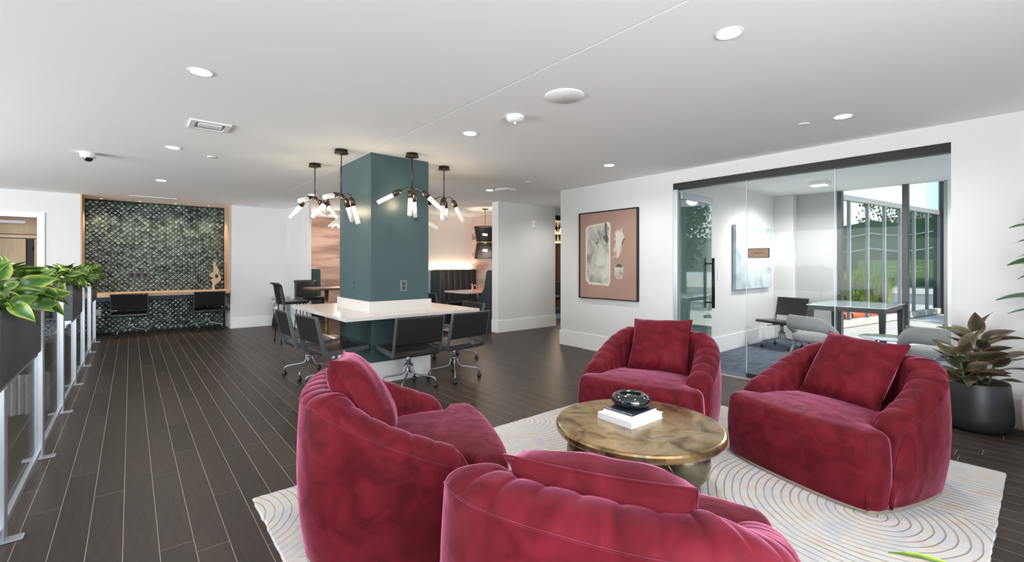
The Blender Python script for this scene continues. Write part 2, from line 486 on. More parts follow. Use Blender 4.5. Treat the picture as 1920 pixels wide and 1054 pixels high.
# ------------------------------------------------------------------ mesh helpers
class MB:
    def __init__(self):
        self.v, self.f, self.s, self.uv = [], [], [], {}

    def add(self, verts, faces, smooth=False):
        o = len(self.v)
        self.v += [tuple(p) for p in verts]
        for f in faces:
            self.f.append(tuple(i + o for i in f))
            self.s.append(smooth)
        return self

    def box(self, x0, x1, y0, y1, z0, z1):
        x0, x1 = min(x0, x1), max(x0, x1); y0, y1 = min(y0, y1), max(y0, y1); z0, z1 = min(z0, z1), max(z0, z1)
        v = [(x0, y0, z0), (x1, y0, z0), (x1, y1, z0), (x0, y1, z0), (x0, y0, z1), (x1, y0, z1), (x1, y1, z1), (x0, y1, z1)]
        f = [(0, 3, 2, 1), (4, 5, 6, 7), (0, 1, 5, 4), (1, 2, 6, 5), (2, 3, 7, 6), (3, 0, 4, 7)]
        return self.add(v, f)

    def bbox(self, x0, x1, y0, y1, z0, z1, b=0.01):
        """box with chamfered edges all round"""
        n = []
        for z, i in ((z0, b), (z0 + b, 0), (z1 - b, 0), (z1, b)):
            c = 0 if i == 0 else 0
            r = []
            for (x, y, dx, dy) in ((x0, y0, 1, 1), (x1, y0, -1, 1), (x1, y1, -1, -1), (x0, y1, 1, -1)):
                if dx * dy > 0:
                    r.append((x + dx * i, y + dy * (i + b), z)); r.append((x + dx * (i + b), y + dy * i, z))
                else:
                    r.append((x + dx * (i + b), y + dy * i, z)); r.append((x + dx * i, y + dy * (i + b), z))
            n += r
        f = []
        for k in range(3):
            for i in range(8):
                j = (i + 1) % 8
                f.append((k * 8 + i, k * 8 + j, k * 8 + 8 + j, k * 8 + 8 + i))
        f.append(tuple(range(7, -1, -1)))
        f.append(tuple(range(24, 32)))
        return self.add(n, f)

    def lathe(self, prof, n=24, c=(0, 0, 0), cap=True, smooth=True):
        v, f = [], []
        for (r, z) in prof:
            for i in range(n):
                a = 2 * PI * i / n
                v.append((c[0] + r * math.cos(a), c[1] + r * math.sin(a), c[2] + z))
        for k in range(len(prof) - 1):
            for i in range(n):
                j = (i + 1) % n
                f.append((k * n + i, k * n + j, k * n + n + j, k * n + n + i))
        self.add(v, f, smooth)
        if cap:
            o = len(self.v) - len(v)
            self.f.append(tuple(o + i for i in range(n - 1, -1, -1))); self.s.append(False)
            self.f.append(tuple(o + (len(prof) - 1) * n + i for i in range(n))); self.s.append(False)
        return self

    def tube(self, pts, r, n=8, smooth=True, cap=True):
        pts = [Vector(p) for p in pts]
        rs = r if isinstance(r, (list, tuple)) else [r] * len(pts)
        v, f = [], []
        up = None
        for k, p in enumerate(pts):
            t = (pts[min(k + 1, len(pts) - 1)] - pts[max(k - 1, 0)]).normalized()
            if up is None:
                up = Vector((0, 0, 1)) if abs(t.z) < 0.9 else Vector((1, 0, 0))
            up = (up - t * up.dot(t))
            if up.length < 1e-6:
                up = t.orthogonal()
            up.normalize()
            s = t.cross(up)
            for i in range(n):
                a = 2 * PI * i / n
                v.append(p + (up * math.cos(a) + s * math.sin(a)) * rs[k])
        for k in range(len(pts) - 1):
            for i in range(n):
                j = (i + 1) % n
                f.append((k * n + i, k * n + n + i, k * n + n + j, k * n + j))
        self.add(v, f, smooth)
        if cap:
            o = len(self.v) - len(v)
            self.f.append(tuple(o + i for i in range(n))); self.s.append(False)
            self.f.append(tuple(o + (len(pts) - 1) * n + i for i in range(n - 1, -1, -1))); self.s.append(False)
        return self

    def prism(self, poly, axis, a, b):
        """poly in the two other axes (cyclic order), extruded along axis from a to b"""
        n = len(poly)
        def P(u, w, t):
            return {'x': (t, u, w), 'y': (u, t, w), 'z': (u, w, t)}[axis]
        v = [P(u, w, a) for u, w in poly] + [P(u, w, b) for u, w in poly]
        f = [tuple(range(n - 1, -1, -1)), tuple(range(n, 2 * n))]
        for i in range(n):
            j = (i + 1) % n
            f.append((i, j, n + j, n + i))
        return self.add(v, f)

    def grid(self, fn, nu, nv, smooth=True, closed_u=False):
        v = [fn(i / (nu if closed_u else nu - 1), j / (nv - 1)) for j in range(nv) for i in range(nu)]
        f = []
        for j in range(nv - 1):
            for i in range(nu if closed_u else nu - 1):
                k = (i + 1) % nu
                f.append((j * nu + i, j * nu + k, (j + 1) * nu + k, (j + 1) * nu + i))
        return self.add(v, f, smooth)

    def ball(self, c, r, n=10, sz=1.0):
        return self.lathe([(max(r * math.sin(PI * k / n), 1e-4), -r * sz * math.cos(PI * k / n)) for k in range(n + 1)], n + 2, c)

    def mesh(self, name):
        me = bpy.data.meshes.new(name)
        me.from_pydata(self.v, [], self.f)
        me.polygons.foreach_set('use_smooth', self.s)
        me.update()
        bm = bmesh.new(); bm.from_mesh(me)
        bmesh.ops.recalc_face_normals(bm, faces=bm.faces)
        bm.to_mesh(me); bm.free()
        return me


def link(name, me, m=None, parent=None, loc=(0, 0, 0), rot=(0, 0, 0)):
    if m is not None and not me.materials:
        me.materials.append(M[m] if isinstance(m, str) else m)
    o = bpy.data.objects.new(name, me)
    COL.objects.link(o)
    o.location = loc
    o.rotation_euler = rot
    o.parent = parent
    return o


def part(name, mb, m, parent, loc=(0, 0, 0), rot=(0, 0, 0), kind=None):
    o = link(name, mb.mesh(name), m, parent, loc, rot)
    if kind:
        o['kind'] = kind
    return o


def tag(o, label, cat, group=None):
    o['label'] = label
    o['category'] = cat
    if group:
        o['group'] = group
    return o


def thing(name, label, cat, loc=(0, 0, 0), rz=0.0, group=None):
    o = bpy.data.objects.new(name, None)
    COL.objects.link(o)
    o.empty_display_size = 0.1
    o.location = loc
    o.rotation_euler = (0, 0, rz)
    return tag(o, label, cat, group)


def solo(name, mb, m, label, cat, loc=(0, 0, 0), rot=(0, 0, 0), group=None):
    return tag(link(name, mb.mesh(name), m, None, loc, rot), label, cat, group)


def struct(name, mb=None, m=None, parent=None, loc=(0, 0, 0)):
    if mb is None:
        o = bpy.data.objects.new(name, None); COL.objects.link(o); o.location = loc
    else:
        o = link(name, mb.mesh(name), m, parent, loc)
    if parent is None:
        o['kind'] = 'structure'
    return o


def kids(o):
    return [c for c in bpy.data.objects if c.parent == o]


def dup(root, loc, rz, label, group=None):
    r = root.copy(); COL.objects.link(r)
    r.location = loc
    r.rotation_euler = (0, 0, rz)
    r['label'] = label
    if group:
        r['group'] = group
    for ch in kids(root):
        c = ch.copy(); COL.objects.link(c); c.parent = r
        for g in kids(ch):
            d = g.copy(); COL.objects.link(d); d.parent = c
    return r


def face(fx, fy):
    """rotation that turns local +Y to the direction (fx, fy)"""
    return math.atan2(-fx, fy)


def text_mesh(body, size, depth, align='CENTER'):
    cu = bpy.data.curves.new('lettering', 'FONT')
    cu.body = body
    cu.size = size
    cu.extrude = depth
    cu.align_x = align
    cu.align_y = 'CENTER'
    o = bpy.data.objects.new('lettering', cu)
    COL.objects.link(o)
    dg = bpy.context.evaluated_depsgraph_get()
    me = bpy.data.meshes.new_from_object(o.evaluated_get(dg))
    bpy.data.objects.remove(o)
    bpy.data.curves.remove(cu)
    me.materials.clear()
    return me


def sstep(a, b, x):
    t = max(0.0, min(1.0, (x - a) / (b - a)))
    return t * t * (3 - 2 * t)


# ================================================================== THE SETTING
WX, YF, YT = 5.5, 10.95, 11.6
NX0, NX1 = -0.676, 1.585

# ---- floor: sub-floor seen in the joints, planks laid on it one by one
fb = MB()
fb.box(-5.3, 5.5, -1.95, 12.4, -0.06, -0.0006)
fb.box(5.5, 12.5, 5.2, 12.4, -0.06, -0.0006)
floor = struct('floor', fb, 'grout')
PW = 0.130
lens = [0.72, 0.95, 1.2, 1.42]


def plank_mb(x0, x1, y0, y1, mb=None):
    mb = mb or MB()
    g = 0.0012
    b = 0.0007
    x0 += g; x1 -= g; y0 += g; y1 -= g
    v = [(x0, y0, -0.010), (x1, y0, -0.010), (x1, y1, -0.010), (x0, y1, -0.010),
         (x0, y0, -b), (x1, y0, -b), (x1, y1, -b), (x0, y1, -b),
         (x0 + b, y0 + b, 0), (x1 - b, y0 + b, 0), (x1 - b, y1 - b, 0), (x0 + b, y1 - b, 0)]
    f = [(0, 1, 5, 4), (1, 2, 6, 5), (2, 3, 7, 6), (3, 0, 4, 7), (4, 5, 9, 8), (5, 6, 10, 9), (6, 7, 11, 10), (7, 4, 8, 11), (8, 9, 10, 11)]
    return mb.add(v, f)


plank_me = []
for Ln in lens:
    me = plank_mb(-PW / 2, PW / 2, 0, Ln).mesh('plank')
    me.materials.append(M['plank'])
    plank_me.append(me)
cands = []
rp = random.Random(3)
k0 = int((-5.2 + 0.158) / PW)
for k in range(k0, 78):
    x = -0.158 + PW * (k + 0.5)
    y = (-1.9 if x < 5.4 else 5.25) - rp.random() * 0.7
    yend = 11.6 if x < 4.6 else 9.6
    while y < yend:
        i = rp.choice((0, 1, 1, 2, 2, 3))
        cands.append((x, y, i))
        y += lens[i]


def plank_rank(c):
    x, y, i = c
    best = 0
    for t in (0.1, 0.5, 0.9):
        yy = y + lens[i] * t
        p = px(x, yy, 0)
        if p is None:
            continue
        u, v, d = p
        hidden = (0.55 < x < 4.15 and 0.2 < yy < 2.8) or x < -0.5
        if -20 < u < 1940 and v < 1070 and not hidden:
            best = max(best, 1 / d ** 3)
    return best


cands.sort(key=plank_rank, reverse=True)
for c in cands[:300]:
    link('plank', plank_me[c[2]], None, floor, (c[0], c[1], 0))
rest = MB()
for (x, y, i) in cands[300:]:
    plank_mb(x - PW / 2, x + PW / 2, y, y + lens[i], rest)
part('planks_beyond', rest, 'plank', floor, kind='stuff')

of = MB(); of.box(WX, 9.1, -1.2, 3.2, -0.06, 0.0)
struct('floor_office', of, 'carpet')

# ---- ceiling in two fields with a reveal joint between them
cb = MB()
cb.box(-5.3, 1.994, -1.95, 12.4, CEIL, 2.72)
cb.box(2.006, 9.2, -1.95, 5.25, CEIL, 2.72)
cb.box(2.006, 12.5, 5.25, 12.4, CEIL, 2.72)
ceiling = struct('ceiling', cb, 'ceil')
jb = MB(); jb.box(1.98, 2.02, -1.95, 12.4, CEIL + 0.012, CEIL + 0.03)
struct('trim_1', jb, mat('ceiling_joint', (0.45, 0.45, 0.45), 0.8))

# ---- walls
b = MB()
b.box(WX, WX + 0.1, -1.95, 0.54, 0, CEIL)
b.box(WX, WX + 0.1, 0.54, 3.2, 2.40, CEIL)
b.box(WX, WX + 0.1, 3.2, 5.25, 0, CEIL)
b.box(WX + 0.1, 9.2, 5.15, 5.25, 0, CEIL)
struct('wall_right', b, 'wall')
b = MB()
b.box(WX - 0.014, WX, -1.95, 0.54, 0, 0.235)
b.box(WX - 0.014, WX, 3.2, 5.262, 0, 0.235)
b.box(WX, 8.0, 5.25, 5.264, 0, 0.235)
struct('baseboard_right', b, 'trimwhite')

b = MB(); b.box(WX + 0.1, 9.2, 3.2, 3.3, 0, CEIL)
struct('wall_office_left', b, 'wall')
b = MB(); b.box(WX + 0.1, 9.1, 3.186, 3.2, 0, 0.235); b.box(9.086, 9.1, 2.30, 2.86, 0, 0.235)
struct('baseboard_office', b, 'trimwhite')
b = MB(); b.box(9.1, 9.25, 2.28, 3.3, 0, CEIL)
struct('wall_office_back', b, 'greywall')
b = MB(); b.box(8.92, 9.1, 2.88, 3.2, 0, CEIL)
struct('wall_office_pilaster', b, mat('pale_grey_paint', (0.60, 0.60, 0.59), 0.7))
b = MB(); b.box(9.1, 9.25, -1.25, 0.93, 0, CEIL)
struct('wall_office_corner', b, 'wall')
b = MB()
b.box(WX + 0.1, 5.85, -1.3, -1.2, 0, CEIL); b.box(5.85, 9.1, -1.3, -1.2, 2.46, CEIL); b.box(5.85, 9.1, -1.3, -1.2, 0, 0.06)
struct('wall_office_side', b, 'wall')

b = MB()
b.box(-5.3, -2.15, YF, YF + 0.1, 0, CEIL)
b.box(-2.15, -1.2, YF, YF + 0.1, 2.117, CEIL)
b.box(-1.2, NX0, YF, YF + 0.1, 0, CEIL)
b.box(NX1, 2.71, YF, YF + 0.1, 0, CEIL)
struct('wall_far', b, 'wall')
b = MB()
b.box(-1.11, NX0, YF - 0.014, YF, 0, 0.22); b.box(NX1, 2.67, YF - 0.014, YF, 0, 0.22)
struct('baseboard_far', b, 'trimwhite')
b = MB(); b.box(2.67, 2.72, 9.35, YF, 0, CEIL)
struct('wall_wing', b, 'wall')
b = MB(); b.box(2.656, 2.67, 9.35, YF - 0.014, 0, 0.22)
struct('baseboard_wing', b, 'trimwhite')
b = MB()
b.box(5.48, 7.06, 6.9, 7.1, 0, CEIL)
struct('wall_pier', b, 'wall')
b = MB()
b.box(5.466, 7.074, 6.886, 6.9, 0, 0.235); b.box(5.466, 5.48, 6.9, 7.1, 0, 0.235)
struct('baseboard_pier', b, 'trimwhite')
# alcoves behind the pier
b = MB(); b.box(2.72, 4.7, 12.2, 12.3, 0, CEIL)
struct('wall_mural_left', b, 'mural')
b = MB(); b.box(2.60, 2.72, YF + 0.1, 12.3, 0, CEIL); b.box(4.6, 4.7, 9.7, 12.2, 0, CEIL); b.box(4.6, 6.75, 9.6, 9.7, 0, CEIL)
struct('wall_alcove', b, 'cream')
b = MB(); b.box(6.75, 6.85, 7.1, 9.7, 0, CEIL)
struct('wall_mural_right', b, 'mural')
# hall doorway and the dark lounge beyond it
b = MB(); b.box(7.06, 8.2, 7.0, 7.1, 2.42, CEIL); b.box(8.2, 9.2, 7.0, 7.1, 0, CEIL); b.box(9.1, 9.2, 5.25, 7.0, 0, CEIL)
struct('wall_hall', b, 'wall')
b = MB(); b.box(7.06, 8.2, 6.99, 7.1, 2.31, 2.42); b.box(7.062, 7.10, 7.0, 7.1, 0, 2.31); b.box(8.15, 8.2, 7.0, 7.1, 0, 2.31)
struct('trim_2', b, 'black')
b = MB()
b.box(12.3, 12.4, 7.1, 10.6, 0, CEIL); b.box(6.9, 12.4, 10.5, 10.6, 0, CEIL); b.box(9.2, 12.4, 7.0, 7.1, 0, CEIL)
struct('wall_lounge', b, mat('deep_brown_paint', (0.06, 0.04, 0.03), 0.7))

# stair side and rear window walls (behind and beside the viewer)
b = MB()
b.box(-5.3, -5.2, -1.95, 0.7, 0, CEIL); b.box(-5.3, -5.2, 9.7, 12.4, 0, CEIL)
b.box(-5.3, -5.2, 0.7, 9.7, 0, 0.25); b.box(-5.3, -5.2, 0.7, 9.7, 2.45, CEIL)
struct('wall_left', b, 'wall')
b = MB()
b.box(-5.3, -2.1, -1.95, -1.88, 0, CEIL); b.box(5.3, 5.5, -1.95, -1.88, 0, CEIL)
b.box(-2.1, 5.3, -1.95, -1.88, 0, 0.25); b.box(-2.1, 5.3, -1.95, -1.88, 2.45, CEIL)
struct('wall_rear', b, 'wall')


def window(name, axis, c, a0, a1, z0, z1, n, m='mullion', th=0.05, gl='extglass'):
    w = struct(name)
    st = (a1 - a0) / n
    def bx(lo, hi, zz0, zz1, d):
        q = MB()
        if axis == 'x':
            q.box(c - d, c + d, lo, hi, zz0, zz1)
        else:
            q.box(lo, hi, c - d, c + d, zz0, zz1)
        return q
    for i in range(n + 1):
        part('mullion', bx(a0 + st * i - th / 2, a0 + st * i + th / 2, z0, z1, 0.04), m, w)
    part('head_rail', bx(a0 + th / 2, a1 - th / 2, z1 - th, z1, 0.035), m, w)
    part('sill_rail', bx(a0 + th / 2, a1 - th / 2, z0, z0 + th, 0.035), m, w)
    for i in range(n):
        part('pane', bx(a0 + st * i + th / 2, a0 + st * (i + 1) - th / 2, z0 + th, z1 - th, 0.004), gl, w)
    return w


window('window_3', 'y', -1.915, -2.1, 5.3, 0.25, 2.45, 5)
window('window_4', 'x', -5.25, 0.7, 9.7, 0.25, 2.45, 6)  # unseen stair-side windows, added as a daylight source
window('window_5', 'y', -1.25, 5.85, 9.1, 0.06, 2.46, 3)

# ---- office window wall, floor to ceiling
w = struct('window_2')
for (y0, y1, mm) in ((2.22, 2.28, 'mullion'), (1.37, 1.44, 'mullion'), (0.93, 0.97, 'mullion2')):
    q = MB(); q.box(9.10, 9.24, y0, y1, 0, CEIL); part('mullion', q, mm, w)
q = MB(); q.box(9.12, 9.22, 0.97, 2.22, 0, 0.06); part('sill_rail', q, 'mullion', w)
for (y0, y1) in ((1.44, 2.22), (0.97, 1.37)):
    q = MB(); q.box(9.166, 9.174, y0, y1, 0.06, CEIL); part('pane', q, 'facadeglass', w)

# ---- glass partition to the office
w = struct('window_1')
q = MB(); q.box(WX + 0.005, WX + 0.095, 0.54, 3.2, 2.315, 2.40); part('header_track', q, 'blackmetal', w)
for (y0, y1) in ((1.412, 2.28), (0.542, 1.406)):
    q = MB(); q.box(WX + 0.044, WX + 0.056, y0, y1, 0.05, 2.32); pn = part('pane', q, 'glass', w)
    q = MB(); q.box(WX + 0.0435, WX + 0.0565, y1 - 0.0005, y1 + 0.004, 0.05, 2.315); part('pane_edge', q, 'edgeglass', pn)
q = MB(); q.box(WX + 0.03, WX + 0.07, 0.542, 2.28, 0, 0.05); part('base_shoe', q, 'blackmetal', w)
q = MB(); q.box(WX + 0.005, WX + 0.045, 3.14, 3.2, 0, 2.315); part('hinge_jamb', q, 'alu', w)

# the glass door stands open into the office, along its side wall
dr = struct('door_1', loc=(WX + 0.07, 3.13, 0))
dr.rotation_euler = (0, 0, R(1.5))
q = MB(); q.box(0.0, 0.90, -0.006, 0.006, 0.10, 2.20); part('pane', q, 'doorglass', dr)
q = MB(); q.box(0.0, 0.90, -0.02, 0.02, 2.20, 2.29); part('top_rail', q, 'alu', dr)
q = MB(); q.box(0.0, 0.90, -0.02, 0.02, 0.012, 0.10); part('bottom_rail', q, 'alu', dr)
for s in (-1, 1):
    hp = MB()
    hp.tube([(0.82, s * 0.065, 0.70), (0.82, s * 0.065, 1.42)], 0.022, 12)
    hd = part('handle', hp, 'blackmetal', dr)
    for zz in (0.78, 1.34):
        t = MB(); t.tube([(0.82, s * 0.006, zz), (0.82, s * 0.05, zz)], 0.011, 10); part('standoff', t, 'blackmetal', hd)

# ---- doorway at the far left with wood-panelled fronts behind it
w = struct('door_2')
for (x0, x1, z0, z1) in ((-1.2, -1.11, 0, 2.207), (-2.24, -2.15, 0, 2.207), (-2.15, -1.2, 2.117, 2.207)):
    q = MB(); q.box(x0, x1, YF - 0.02, YF, z0, z1); part('casing', q, 'trimwhite', w)
q = MB(); q.box(-1.2, -1.185, YF, YF + 0.1, 0, 2.117); part('jamb', q, 'trimwhite', w)
for z in (1.80, 0.9, 0.25):
    q = MB(); q.box(-1.205, -1.19, YF + 0.02, YF + 0.045, z - 0.05, z + 0.05); part('hinge', q, 'black', w)
q = MB(); q.box(-2.0, -1.35, YF + 0.105, YF + 0.125, 2.02, 2.06); part('closer_arm', q, 'pewter', w)
b = MB(); b.box(-3.3, NX0 - 0.03, 11.70, 11.8, 0, CEIL)
struct('wall_vestibule', b, 'woodtan')

wc = thing('panelled_closet', 'tan wood panelled closet front seen through the far left doorway', 'closet', (-1.7, 11.55, 0))
for (x0, x1, z0, z1) in ((-0.75, 0.72, 1.86, 2.5), (-0.75, 0.30, 0.02, 1.78), (0.40, 0.72, 0.02, 1.78)):
    q = MB(); q.bbox(x0, x1, -0.02, 0.02, z0, z1, 0.004); part('panel', q, 'woodtan', wc)
q = MB(); q.box(-0.75, 0.72, -0.03, 0.02, 1.795, 1.845); part('rail', q, 'wood', wc)
q = MB(); q.box(0.31, 0.39, 0.0, 0.02, 0.02, 1.78); part('shadow_gap', q, 'black', wc)
for z in (0.35, 1.0, 1.6):
    q = MB(); q.tube([(0.385, -0.025, z - 0.04), (0.385, -0.025, z + 0.04)], 0.008, 8); part('hinge', q, 'black', wc)
nt_ = MB(); nt_.box(-1.74, -1.52, 11.521, 11.529, 1.28, 1.36)
solo('paper_notice', nt_, 'paper', 'small white paper notice stuck on the tan closet panel', 'notice')

# ---- column
col = thing('column', 'square teal painted column with white base in the middle of the room', 'column', (2.39, 5.305, 0))
q = MB(); q.box(-0.36, 0.36, -0.485, 0.485, 0.0, CEIL); part('shaft', q, 'teal', col)
for (x0, x1, y0, y1) in ((-0.378, 0.378, -0.503, -0.485), (-0.378, 0.378, 0.485, 0.503), (-0.378, -0.36, -0.485, 0.485), (0.36, 0.378, -0.485, 0.485)):
    q = MB(); q.box(x0, x1, y0, y1, 0, 0.235); part('base_trim', q, 'trimwhite', col)


# ================================================================== TILED DESK NICHE
b = MB(); b.box(NX0 - 0.03, NX1 + 0.03, YT, YT + 0.1, 0, CEIL)
tilewall = struct('wall_tiled', b, 'tilegrout')
TW, TH = 0.090, 0.090


def tile_verts(cx, cz, y, tx, tz, s=0.043):
    """diamond tile, pillowed to a low pyramid, tilted a little"""
    def yy(dx, dz, d):
        return y - d - dx * tx - dz * tz
    o, i = s, s * 0.80
    v = [(cx + dx, yy(dx, dz, 0.0), cz + dz) for dx, dz in ((0, -o), (o, 0), (0, o), (-o, 0))]
    v += [(cx + dx, yy(dx, dz, 0.007), cz + dz) for dx, dz in ((0, -i), (i, 0), (0, i), (-i, 0))]
    v.append((cx, yy(0, 0, 0.0090), cz))
    f = [(0, 1, 5, 4), (1, 2, 6, 5), (2, 3, 7, 6), (3, 0, 4, 7), (4, 5, 8), (5, 6, 8), (6, 7, 8), (7, 4, 8)]
    return v, f


rt = random.Random(11)
tile_me = []
for kq in range(9):
    mb = MB()
    mb.add(*tile_verts(0, 0, 0, rt.uniform(-0.06, 0.06), rt.uniform(-0.07, 0.05)))
    me = mb.mesh('tile'); me.materials.append(M['tile']); tile_me.append(me)
spots = []
row = 0
z = 0.0
while z < CEIL + 0.03:
    x = NX0 + (TW / 2 if row % 2 else 0)
    while x <= NX1 + 0.01:
        if NX0 + 0.035 < x < NX1 - 0.035 and 0.035 < z < CEIL - 0.035:
            spots.append((x, z))
        x += TW
    z += TH / 2
    row += 1


def tile_rank(s):
    u, v, d = px(s[0], YT, s[1])
    hid = (u < 200 and 470 < v < 600) or u < 158 or (205 < u < 280 and 545 < v < 585) or (355 < u < 418 and 540 < v < 578) or 541 < v < 556
    return d + (50 if hid else 0)


spots.sort(key=tile_rank)
for (x, z) in spots[:300]:
    link('tile', rt.choice(tile_me), None, tilewall, (x, YT - 0.001, z))
mb = MB()
for (x, z) in spots[300:]:
    mb.add(*tile_verts(x, z, YT - 0.001, rt.uniform(-0.06, 0.06), rt.uniform(-0.07, 0.05)))
part('tiles_beyond', mb, 'tile', tilewall, kind='stuff')

b = MB()
b.box(NX0, NX0 + 0.022, YF - 0.012, YT, 0.80, CEIL)
b.box(NX1 - 0.022, NX1, YF - 0.012, YT, 0.80, CEIL)
struct('trim_3', b, 'wood')
b = MB(); b.box(NX0 - 0.03, NX0, YF + 0.1, YT + 0.1, 0, CEIL); b.box(NX1, NX1 + 0.03, YF + 0.1, YT + 0.1, 0, CEIL)
struct('wall_niche', b, 'wall')

dk = thing('built_in_desk', 'pale wood desk shelf built across the tiled niche', 'desk', (0, 0, 0))
q = MB(); q.bbox(NX0 + 0.001, NX1 - 0.001, YF - 0.02, YT - 0.02, 0.735, 0.80, 0.004); part('desktop', q, 'wood', dk)
q = MB(); q.box(NX0 + 0.001, NX1 - 0.001, YF + 0.06, YF + 0.09, 0.66, 0.735); part('apron', q, 'boothpanel', dk)

# wooden sculpture on the desk
outline = [(0.00, 0), (0.05, 0.0), (0.045, 0.06), (0.06, 0.10), (0.10, 0.13), (0.155, 0.18), (0.165, 0.25), (0.14, 0.31), (0.105, 0.335),
           (0.125, 0.38), (0.12, 0.42), (0.085, 0.47), (0.06, 0.50), (0.075, 0.53), (0.07, 0.565), (0.04, 0.58), (0.028, 0.57), (0.03, 0.525),
           (-0.03, 0.53), (0.025, 0.50), (0.03, 0.45), (0.03, 0.36), (-0.01, 0.345), (-0.045, 0.305), (-0.02, 0.26), (0.03, 0.235),
           (0.0, 0.21), (-0.02, 0.185), (0.01, 0.155), (0.015, 0.10)]
hole = [(0.085 + 0.032 * math.cos(2 * PI * k / 14), 0.275 + 0.045 * math.sin(2 * PI * k / 14)) for k in range(14)]


def holed_prism(outline, hole, y0, y1):
    bm = bmesh.new()
    rings = []
    for y in (y0, y1):
        es = []
        for loop in (outline, hole):
            vs_ = [bm.verts.new((x, y, z)) for x, z in loop]
            es += [bm.edges.new((vs_[i], vs_[(i + 1) % len(vs_)])) for i in range(len(vs_))]
            rings.append(vs_)
        bmesh.ops.triangle_fill(bm, edges=es, use_beauty=True)
    for a, c in ((rings[0], rings[2]), (rings[1], rings[3])):
        n = len(a)
        for i in range(n):
            bm.faces.new((a[i], a[(i + 1) % n], c[(i + 1) % n], c[i]))
    bmesh.ops.recalc_face_normals(bm, faces=bm.faces)
    me = bpy.data.meshes.new('carving')
    bm.to_mesh(me); bm.free()
    return me


sc_ = thing('wood_sculpture', 'pale wooden abstract sculpture with a round hole on the niche desk', 'sculpture', (1.33, 11.22, 0.80))
me = holed_prism(outline, hole, -0.03, 0.03)
link('carving', me, 'wood', sc_, (-0.04, 0, 0.015))
q = MB(); q.box(-0.06, 0.03, -0.04, 0.04, 0.0, 0.016); part('foot', q, 'wood', sc_)

# outlets on the tile
for i, (x, lab) in enumerate(((-0.47, 'white outlet plate on the blue tile left under the desk'), (-0.245, 'white outlet plate on the blue tile beside the left desk chair'))):
    o = thing('outlet', lab, 'outlet', (x, YT - 0.014, 0.42), 0, 'outlets below the niche desk')
    q = MB(); q.bbox(-0.045, 0.045, -0.006, 0.0, -0.06, 0.06, 0.002); part('plate', q, 'plastic', o)
    for z in (-0.025, 0.025):
        q = MB(); q.box(-0.017, 0.017, -0.008, -0.006, z - 0.014, z + 0.014); part('socket', q, 'trimwhite', o)
o = thing('dark_outlet_strip', 'row of three dark sockets on the green tile above the left desk chair', 'outlet', (0.12, YT - 0.014, 1.12))
q = MB(); q.bbox(-0.16, 0.16, -0.006, 0, -0.055, 0.055, 0.002); part('plate', q, 'planter', o)
for x in (-0.1, 0, 0.1):
    q = MB(); q.box(x - 0.03, x + 0.03, -0.009, -0.006, -0.035, 0.035); part('socket', q, 'black', o)

# niche spotlights and slot diffuser in the ceiling
for i, (x, lab) in enumerate(((-0.42, 'tiny warm spotlight at the left end of the tiled niche ceiling'),
                              (0.14, 'tiny warm spotlight second from the left over the tiled niche'),
                              (0.70, 'tiny warm spotlight third from the left over the tiled niche'),
                              (1.26, 'tiny warm spotlight at the right end of the tiled niche ceiling'))):
    o = thing('niche_spotlight', lab, 'light', (x, 11.40, CEIL), 0, 'niche spotlights')
    q = MB(); q.lathe([(0.030, 0.0), (0.034, -0.004), (0.024, -0.006), (0.022, 0.0)], 16, cap=False); part('ring', q, 'plastic', o)
    q = MB(); q.lathe([(0.0005, -0.002), (0.022, -0.002)], 16, cap=False); part('lens', q, 'bulb', o)
    d = bpy.data.lights.new('niche_spot', 'SPOT'); d.energy = 26; d.color = (1.0, 0.80, 0.55); d.spot_size = R(95); d.spot_blend = 0.7; d.shadow_soft_size = 0.03
    lo = bpy.data.objects.new('niche_spot_beam', d); COL.objects.link(lo); lo.location = (x, 11.30, CEIL - 0.03)
    lo.rotation_euler = Vector((0, 0.12, -1)).to_track_quat('-Z', 'Y').to_euler()
v = thing('slot_diffuser', 'white linear slot air diffuser in the ceiling before the tiled niche', 'vent', (0.33, 10.6, CEIL))
q = MB(); q.box(-0.34, 0.34, -0.06, 0.06, -0.008, 0.0); part('frame', q, 'plastic', v)
for k in range(3):
    q = MB(); q.box(-0.32, 0.32, -0.045 + k * 0.032, -0.028 + k * 0.032, -0.0095, -0.008); part('slot', q, 'greywall', v)


# ================================================================== LOUNGE GROUP
RUGZ = 0.014
rg = MB()
rx0, rx1, ry0, ry1 = 0.52, 4.20, 0.16, 2.87
cx_, cy_ = (rx0 + rx1) / 2, (ry0 + ry1) / 2
rr = random.Random(5)
ring = []
def edge_pts(ax, ay, bx_, by_, n):
    for i in range(n):
        t = i / n
        yield ax + (bx_ - ax) * t + rr.uniform(-0.004, 0.004), ay + (by_ - ay) * t + rr.uniform(-0.004, 0.004)
for seg in ((rx0, ry0, rx1, ry0, 90), (rx1, ry0, rx1, ry1, 66), (rx1, ry1, rx0, ry1, 90), (rx0, ry1, rx0, ry0, 66)):
    ring += [(x - cx_, y - cy_) for x, y in edge_pts(*seg)]
n = len(ring)
vv = [(x, y, 0.001) for x, y in ring] + [(x, y, 0.009) for x, y in ring] + [(x * 0.997, y * 0.996, RUGZ) for x, y in ring]
ff = []
for k in range(2):
    for i in range(n):
        j = (i + 1) % n
        ff.append((k * n + i, k * n + j, k * n + n + j, k * n + n + i))
ff.append(tuple(range(2 * n, 3 * n)))
rg.add(vv, ff)
rugt = thing('area_rug', 'large ivory carved area rug under the red velvet chairs', 'rug', (cx_, cy_, 0))
part('pile', rg, 'rug', rugt)
